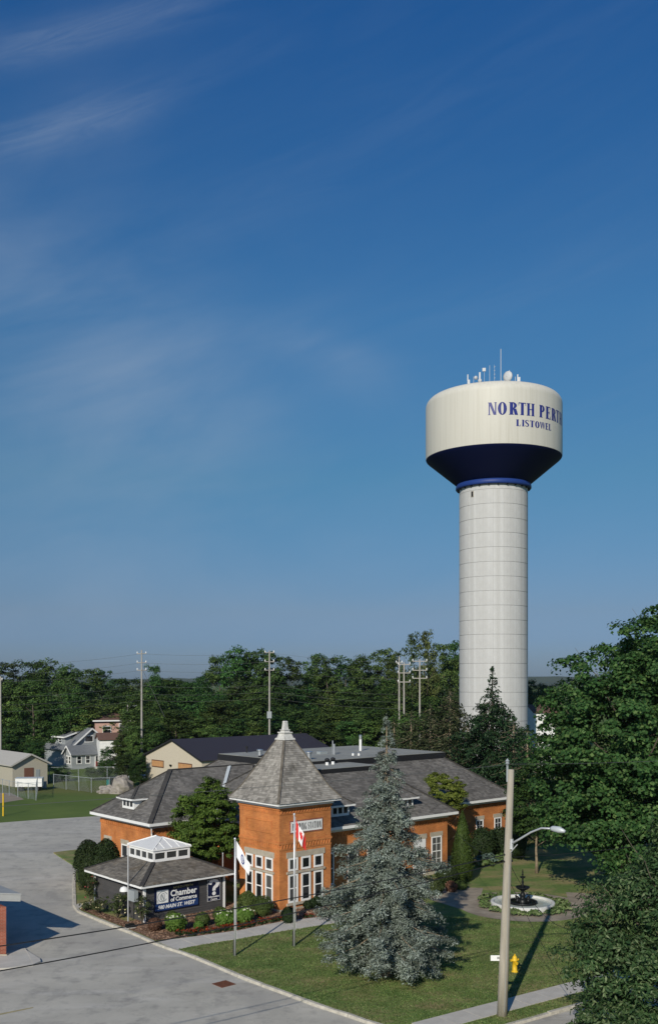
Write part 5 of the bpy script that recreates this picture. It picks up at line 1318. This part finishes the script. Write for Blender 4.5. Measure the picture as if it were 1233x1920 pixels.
for k in range(8):
    p = AB(41.0+k*.38, 49.25-.05*(k%2), LZ); blob_bush('low_hedge_plant','low dark green hedge plant along the foot of the right tower wall','shrub',p,.34,.32,.55+.1*(k%3),M['darkbush'],700,.085,50+k,'low hedge plants along the tower')
def bloom(t, pts, rad, m, n, seed, size=.05):
    r = np.random.default_rng(seed)
    for i, c in enumerate(pts):
        d = rdir(r, n); d[:,2] = np.abs(d[:,2])*.8; leaves('bloom', np.array(c)+d*rad*r.uniform(.7,1,n)[:,None], d, size, .9, m, t, seed+i)
for i, (u, v, lb_) in enumerate(((329,1746,'white blooming hydrangea bush nearest the kiosk sign'),(421,1738,'white blooming hydrangea bush at the right corner of the kiosk'),(457,1732,'white blooming hydrangea bush left of the tower boxwoods'))):
    t = blob_bush('hydrangea', lb_, 'shrub', gp(u,v,LZ), .68-.05*i, .6, .98, M['hydr'], 1700, .15, 60+i, None, .7)
    rr = random.Random(i); pts = []
    for k in range(16 - 2*i):
        a = rr.uniform(0,6.28); q_ = rr.uniform(.2,.62); pts.append((math.cos(a)*q_, math.sin(a)*q_, .56+.40*math.sqrt(max(0,1-(q_/.68)**2))))
    bloom(t, pts, .075, M['bloom_white'], 26, 80+i)
# red flowers in a row, single plants
fl = []
hi = along(walk_hi, 60)
tmpl = []
for vi in range(3):
    r = np.random.default_rng(200+vi); n = 130; d = rdir(r, n); d[:,2] = np.abs(d[:,2])
    tmpl.append((leaves('foliage', d*np.array([.24,.24,.24])*r.uniform(.5,1,n)[:,None]+np.array([0,0,.05]), d+np.array([0,0,.4]), .10, .7, M['darkbush' if vi else 'rose'], False, vi),
                 leaves('bloom', rdir(r, 34)*np.array([.22,.22,.10])*r.uniform(.4,1,34)[:,None]+np.array([0,0,.22]), d[:34]+np.array([0,0,.6]), .09, .8, M['bloom_red'], False, vi+9)))
rr = random.Random(21)
for k in range(5, 36):
    for j in range(2):
        if (k > 22 and j) or rr.random() < .22: continue
        p = hi[k]; d = (hi[k+1]-hi[k]).normalized(); nn = Vector((-d.y, d.x, 0)); p = p + nn*(.28+.42*j+rr.uniform(-.08,.08)) + d*rr.uniform(-.1,.1)
        t = thing('red_bedding_plant','low red flowering plant in the row along the front walk','flower',(p.x,p.y,LZ+.01), rr.uniform(0,6),'red bedding plants along the walk')
        s = rr.uniform(.8,1.25); t.scale = (s,s,s); fm, bm_ = rr.choice(tmpl); link('foliage', fm, t); link('bloom', bm_, t)
def rose_bush(label, loc, rx, h, seed, bl, n=900):
    r = np.random.default_rng(seed); t = thing('rose_bush', label, 'shrub', loc, 0)
    L = [(0,0,h*.6,rx,rx,h*.38)] + [(r.uniform(-.5,.5)*rx, r.uniform(-.5,.5)*rx, h*r.uniform(.3,.9), rx*.45, rx*.45, h*.2) for _ in range(6)]
    P, Nn = crown_points(r, L, 40, n, .2, .8, .5); leaves('foliage', P, Nn, .10, .7, M['rose'], t, seed)
    mb = MB()
    for k in range(6): a = k*1.05; mb.tube([(0,0,0),(math.cos(a)*rx*.4,math.sin(a)*rx*.4,h*.5),(math.cos(a)*rx*.7,math.sin(a)*rx*.7,h*.9)], [.02,.014,.006], 5)
    mb.build('stem', M['bark'], t)
    pts = [(r.uniform(-.8,.8)*rx, -abs(r.uniform(0,.8))*rx, h*r.uniform(.3,1.0)) for _ in range(9)]; bloom(t, pts, .06, M[bl], 14, seed, .05)
    return t
rose_bush('climbing red rose on the left corner post of the kiosk', AB(30.7,59.1,LZ), .42, 2.1, 301, 'bloom_pink', 1000)
rose_bush('wide rose bush with pale yellow blooms before the kiosk left wall', AB(30.45,55.1,LZ), .80, 1.6, 302, 'bloom_yellow', 1500)
rose_bush('leggy rose bush at the front corner post of the kiosk', AB(30.8,52.75,LZ), .5, 1.75, 303, 'bloom_yellow', 900)
rose_bush('low rose bush with pale blooms left of the meter pole', AB(30.2,57.1,LZ), .55, 1.0, 304, 'bloom_yellow', 700)
rose_bush('small rose plant with cream flowers near the kerb', AB(29.9,58.3,LZ), .4, .6, 305, 'bloom_yellow', 400)
# dark shrubs under the rear wing
for i, (u, v, rx, h, m, lb_) in enumerate(((905,1612,1.3,2.6,'darkbush','large dark bush under the left rear window'),(938,1606,1.2,2.4,'darkbush','dark bush under the right rear window'),(968,1610,1.3,3.4,'darkbush','tall dark bush right of the rear windows'),(815,1678,.7,1.0,'rose','flowering shrub beside the spruce at the station door'),(845,1672,.45,.7,'barberry','brownish plant at the path edge by the door'),(862,1668,.5,.6,'box','low green plant below the column cedar'))):
    blob_bush('garden_shrub', lb_, 'shrub', gp(u,v,LZ), rx, rx*.8, h, M[m], 2400, .15, 70+i)
def hosta_mesh(seed, m, R_, h, n=110):
    r = np.random.default_rng(seed); a = r.uniform(0,6.283,n); q_ = R_*np.sqrt(r.uniform(0.02,1,n))
    P = np.stack([np.cos(a)*q_, np.sin(a)*q_, h*(1-.55*(q_/R_)**2)*r.uniform(.75,1,n)],1); N_ = np.stack([np.cos(a)*.5*q_/R_, np.sin(a)*.5*q_/R_, np.ones(n)],1)+r.normal(size=(n,3))*.25
    return leaves('foliage', P, N_, .26, .6, m, False, seed)
hm = [hosta_mesh(k, M['hosta'], .52, .48) for k in range(3)]; hbm = hosta_mesh(7, M['hosta_blue'], .6, .6)
rr = random.Random(5)
for k in range(22):
    a = 2*math.pi*k/22 + rr.uniform(-.08,.08)
    if .15 < math.sin(a)*-1 and abs(math.cos(a)) < .18 and k % 2: pass
    q_ = 2.52 + rr.uniform(-.08,.2); t = thing('hosta_plant','pale variegated hosta in the ring around the fountain basin','plant',(FC.x+q_*math.cos(a), FC.y+q_*math.sin(a), LZ), rr.uniform(0,6),'hostas around the fountain')
    s = rr.uniform(.6,1.0); t.scale = (s,s,s); link('foliage', hm[k%3], t)
for i, (u, v, m) in enumerate(((902,1621,hbm),(916,1618,hbm),(930,1617,hm[0]),(942,1614,hm[1]),(908,1625,hm[2]))):
    t = thing('hosta_plant', ('blue grey hosta at left in the bed under the rear windows','blue grey hosta beside the dark bush','pale hosta in the bed beneath the right rear window','bright hosta right end of the rear bed','small pale hosta in front of the blue hostas')[i], 'plant', gp(u,v,LZ), i, None); t.scale = (1.3,)*3; link('foliage', m, t)

# ------------------------------------------------------------------ fountain
ftn = thing('fountain', 'round white rimmed basin with black tiered iron fountain in its centre', 'fountain', (FC.x,FC.y,LZ), 0)
M['basin'] = mat('stained_basin_paint', (.66,.66,.63), .6, col2=(.50,.50,.46), vscale=2.5)
MB().lathe([(2.08,0),(2.10,.26),(2.06,.33),(1.92,.34),(1.86,.28),(1.84,.10)], 56).build('basin_rim', M['basin'], ftn, True)
MB().lathe([(1.86,.20),(.01,.20)], 56).build('water', M['water'], ftn)
MB().lathe([(.92,.12),(.98,.30),(.93,.36),(.86,.35),(.84,.28)], 40).build('inner_rim', M['iron'], ftn, True)
MB().lathe([(.86,.27),(.01,.27)], 40).build('inner_water', M['pool_dark'], ftn)
MB().lathe([(.34,.2),(.34,.42),(.24,.50),(.15,.58),(.20,.68),(.16,.80),(.10,.95),(.16,1.02),(.11,1.08)], 24).build('pedestal', M['iron'], ftn, True)
MB().lathe([(.08,1.05),(.25,1.08),(.40,1.16),(.48,1.27),(.46,1.29),(.38,1.21),(.2,1.15),(.01,1.14)], 32).build('lower_bowl', M['iron'], ftn, True)
MB().lathe([(.10,1.14),(.07,1.25),(.12,1.36),(.06,1.45),(.09,1.58),(.05,1.70),(.05,1.84)], 20).build('stem', M['iron'], ftn, True)
MB().lathe([(.05,1.82),(.14,1.86),(.20,1.93),(.19,1.945),(.12,1.90),(.01,1.89)], 24).build('upper_bowl', M['iron'], ftn, True)
MB().lathe([(.05,1.89),(.03,2.0),(.07,2.08),(.035,2.15),(.05,2.25),(.01,2.45)], 14).build('finial', M['iron'], ftn, True)
for k in range(4):
    a = k*math.pi/2+.6; MB().ball((.5*math.cos(a),.5*math.sin(a),.42), .14, 10, 6, (1,1,1.25)).ball((.62*math.cos(a),.62*math.sin(a),.56), .07, 8, 5).build('bird_figure', M['iron'], ftn, True)

# ------------------------------------------------------------------ flagpoles and flags
def flagpole(u, v, vt_, label):
    p = gp(u, v, LZ); H = zt(vt_, p.y)-LZ; t = thing('flagpole', label, 'flagpole', p, 0)
    MB().tube([(0,0,-.1),(0,0,H*.5),(0,0,H)], [.062,.055,.04], 12).build('pole', M['alu'], t, True)
    MB().tube([(-.075,0,.0),(-.075,0,.85)], .035, 8).build('cleat_guard', M['black_band'], t); MB().ball((0,0,H+.05), .07, 12, 8).build('finial_ball', M['alu'], t, True)
    MB().tube([(.07,0,.9),(.06,0,H-.1)], .008, 5).build('halyard', M['flagwhite'], t)
    return p, H
def flag(label, p, ztop, hoist, fly, dx, dz, painter, seed, dy=.1):
    nu, nv = 56, 30; r = random.Random(seed); mb = MB(); ph = r.uniform(0,6)
    for j in range(nv+1):
        s = j/nv
        for i in range(nu+1):
            t = i/nu
            fold = math.sin(t*10+ph+s*1.4)*.055*t**.6 + math.sin(t*5.2-s*2.2+ph)*.06*t
            x = dx*t*(1-.12*s) + .05*math.sin(t*7+s*2.5+ph)*t + .09; z = -hoist*s*(1-.28*t) + dz*t**.9 + .05*math.sin(t*6+ph)*t*s
            mb.v.append((x, dy*t+fold, z))
    for j in range(nv):
        for i in range(nu): a = j*(nu+1)+i; mb.f.append((a, a+nu+1, a+nu+2, a+1))
    me = mb.mesh('flag', None, True); ms = []
    cols = []
    for j in range(nv):
        for i in range(nu): cols.append(painter((i+.5)/nu, (j+.5)/nv))
    keys = sorted(set(cols))
    for k_ in keys: me.materials.append(M[k_])
    me.polygons.foreach_set('material_index', [keys.index(c) for c in cols])
    o = link('flag', me); o.location = Vector((p.x, p.y, ztop)); return tag(o, label, 'flag')
LEAF = [(0,1),(.13,.72),(.3,.8),(.24,.4),(.48,.62),(.53,.48),(.8,.5),(.7,.22),(.85,.12),(.42,-.24),(.48,-.42),(.06,-.36),(.06,-.8)]
LEAF = LEAF + [(-x,y) for x,y in LEAF[::-1]]
def in_leaf(x, y): return bool(inside(np.array([[x,y]]), LEAF)[0])
def canada(t, s): 
    if t < .25 or t > .75: return 'red'
    return 'red' if in_leaf((t-.5)/.22, (.5-s)/.42) else 'flagwhite'
def town(t, s):
    x, y = (t-.5)*1.8, s-.5; d = math.hypot(x/.9, y)
    if .20 < d < .31: return 'flagblue'
    if abs(x) < .16 and abs(y) < .12 and (int((x+1)*26)+int((y+1)*22)) % 2: return 'flagblue'
    return 'flagwhite'
p, H = flagpole(440, 1793, 1575, 'shorter aluminium flagpole on the lawn left, flying the white flag')
flag('white town flag with blue ring emblem drooping from the left flagpole', p, zt(1577,p.y), .88, 1.7, .72, -1.18, town, 2, -.12)
p, H = flagpole(551, 1775, 1529, 'taller aluminium flagpole before the brick tower, flying the red and white flag')
flag('red and white maple leaf flag drooping from the right flagpole', p, zt(1537,p.y), .95, 1.8, .60, -1.05, canada, 5, -.1)

# ------------------------------------------------------------------ street light pole, hydrant and street furniture
lp = thing('utility_pole', 'weathered wooden street pole in front with curved lamp arm', 'utility pole', gp(940,1908), 0)
topd = Vector(((957-CX)/F*43.84 - lp.location.x, 0, zt(1443,43.84)))
bpy.context.view_layer.update()
def on(z): return topd*(z/topd.z)
MB().tube([Vector((0,0,-.2)), on(2.5), on(6), on(9), topd], [.235,.215,.185,.16,.14], 16).build('pole', M['pole'], lp, True)
sd_ = Vector((SN.x,SN.y,0))*-1
a0 = on(7.72)+sd_*.17; am = MB().tube([a0, a0+sd_*.5+Vector((0,0,.28)), a0+sd_*1.2+Vector((0,0,.68)), a0+sd_*1.8+Vector((0,0,.93)), a0+sd_*2.4+Vector((0,0,.98))], [.05,.045,.042,.04,.04], 10); arm = am.build('lamp_arm', M['alu'], lp, True)
MB().tube([on(7.35)+sd_*.16, on(7.7)+sd_*.55+Vector((0,0,.05))], .025, 6).build('arm_brace', M['alu'], arm)
MB().tube([on(7.5)+sd_*.2, on(7.95)+sd_*.2], .08, 8).build('arm_bracket', M['alu'], arm)
hd = MB().tube([a0+sd_*2.3+Vector((0,0,.97)), a0+sd_*2.45+Vector((0,0,.99)), a0+sd_*2.8+Vector((0,0,.98)), a0+sd_*3.1+Vector((0,0,.95))], [.06,.12,.14,.06], 10); hd.build('lamp_head', M['pale_metal'], lp, True)
MB().tube([topd-Vector((.16,0,.55)), topd+Vector((-.16,0,.25))], .05, 8).build('pole_top_pin', M['metal_grey'], lp)
MB().lathe([(.05,0),(.10,.05),(.06,.1),(.10,.15),(.06,.2),(.02,.26)], 10, topd+Vector((-.16,0,.22))).build('insulator', M['metal_grey'], lp)
for z in (7.25, 6.95): MB().tube([on(z)+Vector((-.2,-.05,0)), on(z)+Vector((.22,-.05,0))], .04, 6).build('cable_bolt', M['iron'], lp)
MB().tube([on(.3)+Vector((.06,-.22,0)), on(2.6)+Vector((.06,-.20,0)), on(6.8)+Vector((.05,-.17,0))], .012, 5).build('ground_wire', M['metal_grey'], lp)
zs = zt(1797,43.84); bsn = MB().box(-.60,-.20,-.02,.01,zs-.12,zs+.12).xf(Matrix.Rotation(R(-12),4,'Y') if False else Matrix.Identity(4)); bsn = bsn.build('blade_sign', M['letter_white'], lp); bsn.location = on(zs)-Vector((0,0,zs))
mk = MB()
for k in range(3): mk.box(-.31+k*.035,-.29+k*.035,-.026,-.019,zs-.05+.02*(k%2),zs+.06)
mk.build('sign_mark', M['letter_black'], bsn)
LPX = lp.location
def along_street(z, t): return Vector((LPX.x,LPX.y,0)) + on(z)*Vector((1,1,0)) + SD*t + Vector((0,0,z))
wire('cable', 'upper thick black cable crossing the view from the lower left to the wooden pole', [along_street(7.25,0), along_street(6.75,-30)], .022, 'wire', .35, 24)
wire('cable', 'lower thick black cable crossing the view from the lower left to the wooden pole', [along_street(6.95,0), along_street(5.85,-30)], .022, 'wire', .40, 24)
wire('cable', 'thin wire running left from the top of the wooden pole', [along_street(11.25,0), along_street(11.1,-30)], .009, 'wire_far', .15, 24)
wire('cable', 'thin wire running right from the top of the wooden pole into the trees', [along_street(11.25,0), along_street(10.9,24)], .009, 'wire_far', .2, 24)
wire('cable', 'black cable leaving the wooden pole to the right behind the ash tree', [along_street(7.1,0), along_street(7.4,24)], .014, 'wire', .5, 24)
wire('guy_wire', 'slanting guy wire running down right from the wooden pole to the street edge', [LPX+on(7.0)+Vector((-.3,0,-.2)), at(1063,44.5,zt(1857,44.5))], .012, 'wire', .12, 20)
wire('service_drop', 'looping service wire sagging from the wooden pole towards the right trees', [LPX+on(7.0), at(1080,50,zt(1742,50))], .012, 'wire', .9, 24)
wire('service_drop', 'slack service wire running from the wooden pole to the station corner', [LPX+on(6.9), AB(57.2,51.8,4.0)], .012, 'wire', .5, 24)

hy = thing('fire_hydrant', 'yellow fire hydrant on the lawn beside the wooden pole', 'fire hydrant', gp(964,1823,LZ), R(20))
MB().lathe([(.17,0),(.17,.05),(.125,.06),(.12,.55),(.15,.56),(.15,.61),(.135,.62),(.13,.70),(.10,.79),(.05,.84),(.01,.85)], 20).build('barrel', M['yellow'], hy, True)
MB().lathe([(.035,.84),(.035,.91),(.01,.92)], 6).build('operating_nut', M['yellow'], hy)
for sx in (-1, 1): MB().tube([(sx*.08,0,.60),(sx*.20,0,.60)], .055, 12).tube([(sx*.20,0,.60),(sx*.225,0,.60)], .07, 8).build('hose_cap', M['yellow'], hy)
MB().tube([(0,-.08,.48),(0,-.19,.48)], .07, 12).tube([(0,-.19,.48),(0,-.22,.48)], .085, 8).build('pumper_cap', M['yellow'], hy)

gr = thing('drain_grate', 'rusty square drain grate in the road near the kerb', 'drain grate', gp(419,1846,.006), R(-48))
f = MB(); f.box(-.42,.42,-.42,-.34,0,.02).box(-.42,.42,.34,.42,0,.02).box(-.42,-.34,-.339,.339,0,.02).box(.34,.42,-.339,.339,0,.02); f.build('frame', M['rust'], gr)
for k in range(9): MB().box(-.33+k*.075,-.30+k*.075,-.338,.338,.0,.015).build('bar', M['rust'], gr)
MB().box(-.339,.339,-.339,.339,-.004,-.001).build('pit', M['tar'], gr)

mp2 = thing('meter_pole', 'thin steel pole with grey meter box and white dome by kiosk wall', 'pole', AB(30.55,54.0,LZ), TH)
MB().tube([(0,0,-.1),(0,0,4.55)], .04, 10).build('pole', M['alu'], mp2)
MB().box(.02,.30,-.70,.02,1.32,1.98).build('meter_box', M['metal_grey'], mp2)
MB().lathe([(.26,0),(.25,.12),(.18,.24),(.01,.30)], 20, (-.12,.30,1.85)).build('dome', M['white'], mp2, True); MB().tube([(0,0,1.85),(-.12,.30,1.87)], .025, 6).build('dome_arm', M['alu'], mp2)
fl_ = thing('flood_light', 'black ground floodlight lying on the mulch near the kerb', 'floodlight', gp(243,1741,LZ), R(30))
MB().box(-.26,.26,-.14,.14,.08,.26).build('housing', M['iron'], fl_); MB().box(-.30,.30,-.20,.20,0,.05).build('base', M['concrete_walk'], fl_); MB().tube([(0,0,.03),(0,0,.12)], .03, 6).build('bracket', M['iron'], fl_)
ml = thing('garden_marker', 'small cream round topped marker by the station door path', 'marker', gp(797,1667,LZ), R(20))
m_ = MB().prism([(-.22,-.06),(.22,-.06),(.22,.06),(-.22,.06)], 0, .5); m_.build('slab', M['cream'], ml)
MB().tube([(0,-.06,.5),(0,.06,.5)], .22, 20).build('rounded_top', M['cream'], ml)
pn_ = thing('lamp_post', 'slim grey post standing among the shrubs right of the kiosk', 'post', AB(37.9,54.4,LZ), 0)
MB().tube([(0,0,0),(0,0,3.3)], .035, 8).build('post', M['alu'], pn_); MB().ball((0,0,3.32), .05, 8, 6).build('cap', M['alu'], pn_, True)

# ------------------------------------------------------------------ grass blades on the near lawn
r = np.random.default_rng(77)
LP = np.array([[q_.x,q_.y] for q_ in lawn_pts]); 
P = np.stack([r.uniform(-10,16,260000), r.uniform(40,62,260000)],1); P = P[inside(P, LP)]
pave = [[*st(26,31.68)[:2]],[*st(66,31.68)[:2]],[*st(66,33.02)[:2]],[*st(26,33.02)[:2]]]; P = P[~inside(P, pave)]
wp = [[q_.x,q_.y] for q_ in walk_hi] + [[q_.x,q_.y] for q_ in walk_lo[::-1]]; P = P[~inside(P, wp)]; P = P[~inside(P, bx)]
P = P[np.hypot(P[:,0]-FC.x, P[:,1]-FC.y) > 4.3]
P = P[:90000]; n = len(P)
gb = leaves('grass_blades', np.column_stack([P, np.full(n, LZ+.02)]), np.column_stack([r.normal(size=(n,2))*1.0, np.full(n,.55)]), .085, .30, M['grass_blade'], None, 9)
tag(gb, 'short mown grass blades covering the front lawn', None, kind='stuff')

# ------------------------------------------------------------------ summer haze
hz = MB().box(-1500,1500,-200,3300,-1.5,75).build('haze', None); tag(hz, kind='stuff')
hm_ = bpy.data.materials.new('summer_haze'); hm_.use_nodes = True; nt = hm_.node_tree; nt.nodes.remove(nt.nodes['Principled BSDF'])
pv = nt.nodes.new('ShaderNodeVolumePrincipled'); pv.inputs['Color'].default_value = (.80,.88,1.0,1); pv.inputs['Density'].default_value = .00007; pv.inputs['Anisotropy'].default_value = .2
nt.links.new(pv.outputs[0], nt.nodes['Material Output'].inputs['Volume']); hz.data.materials.append(hm_)
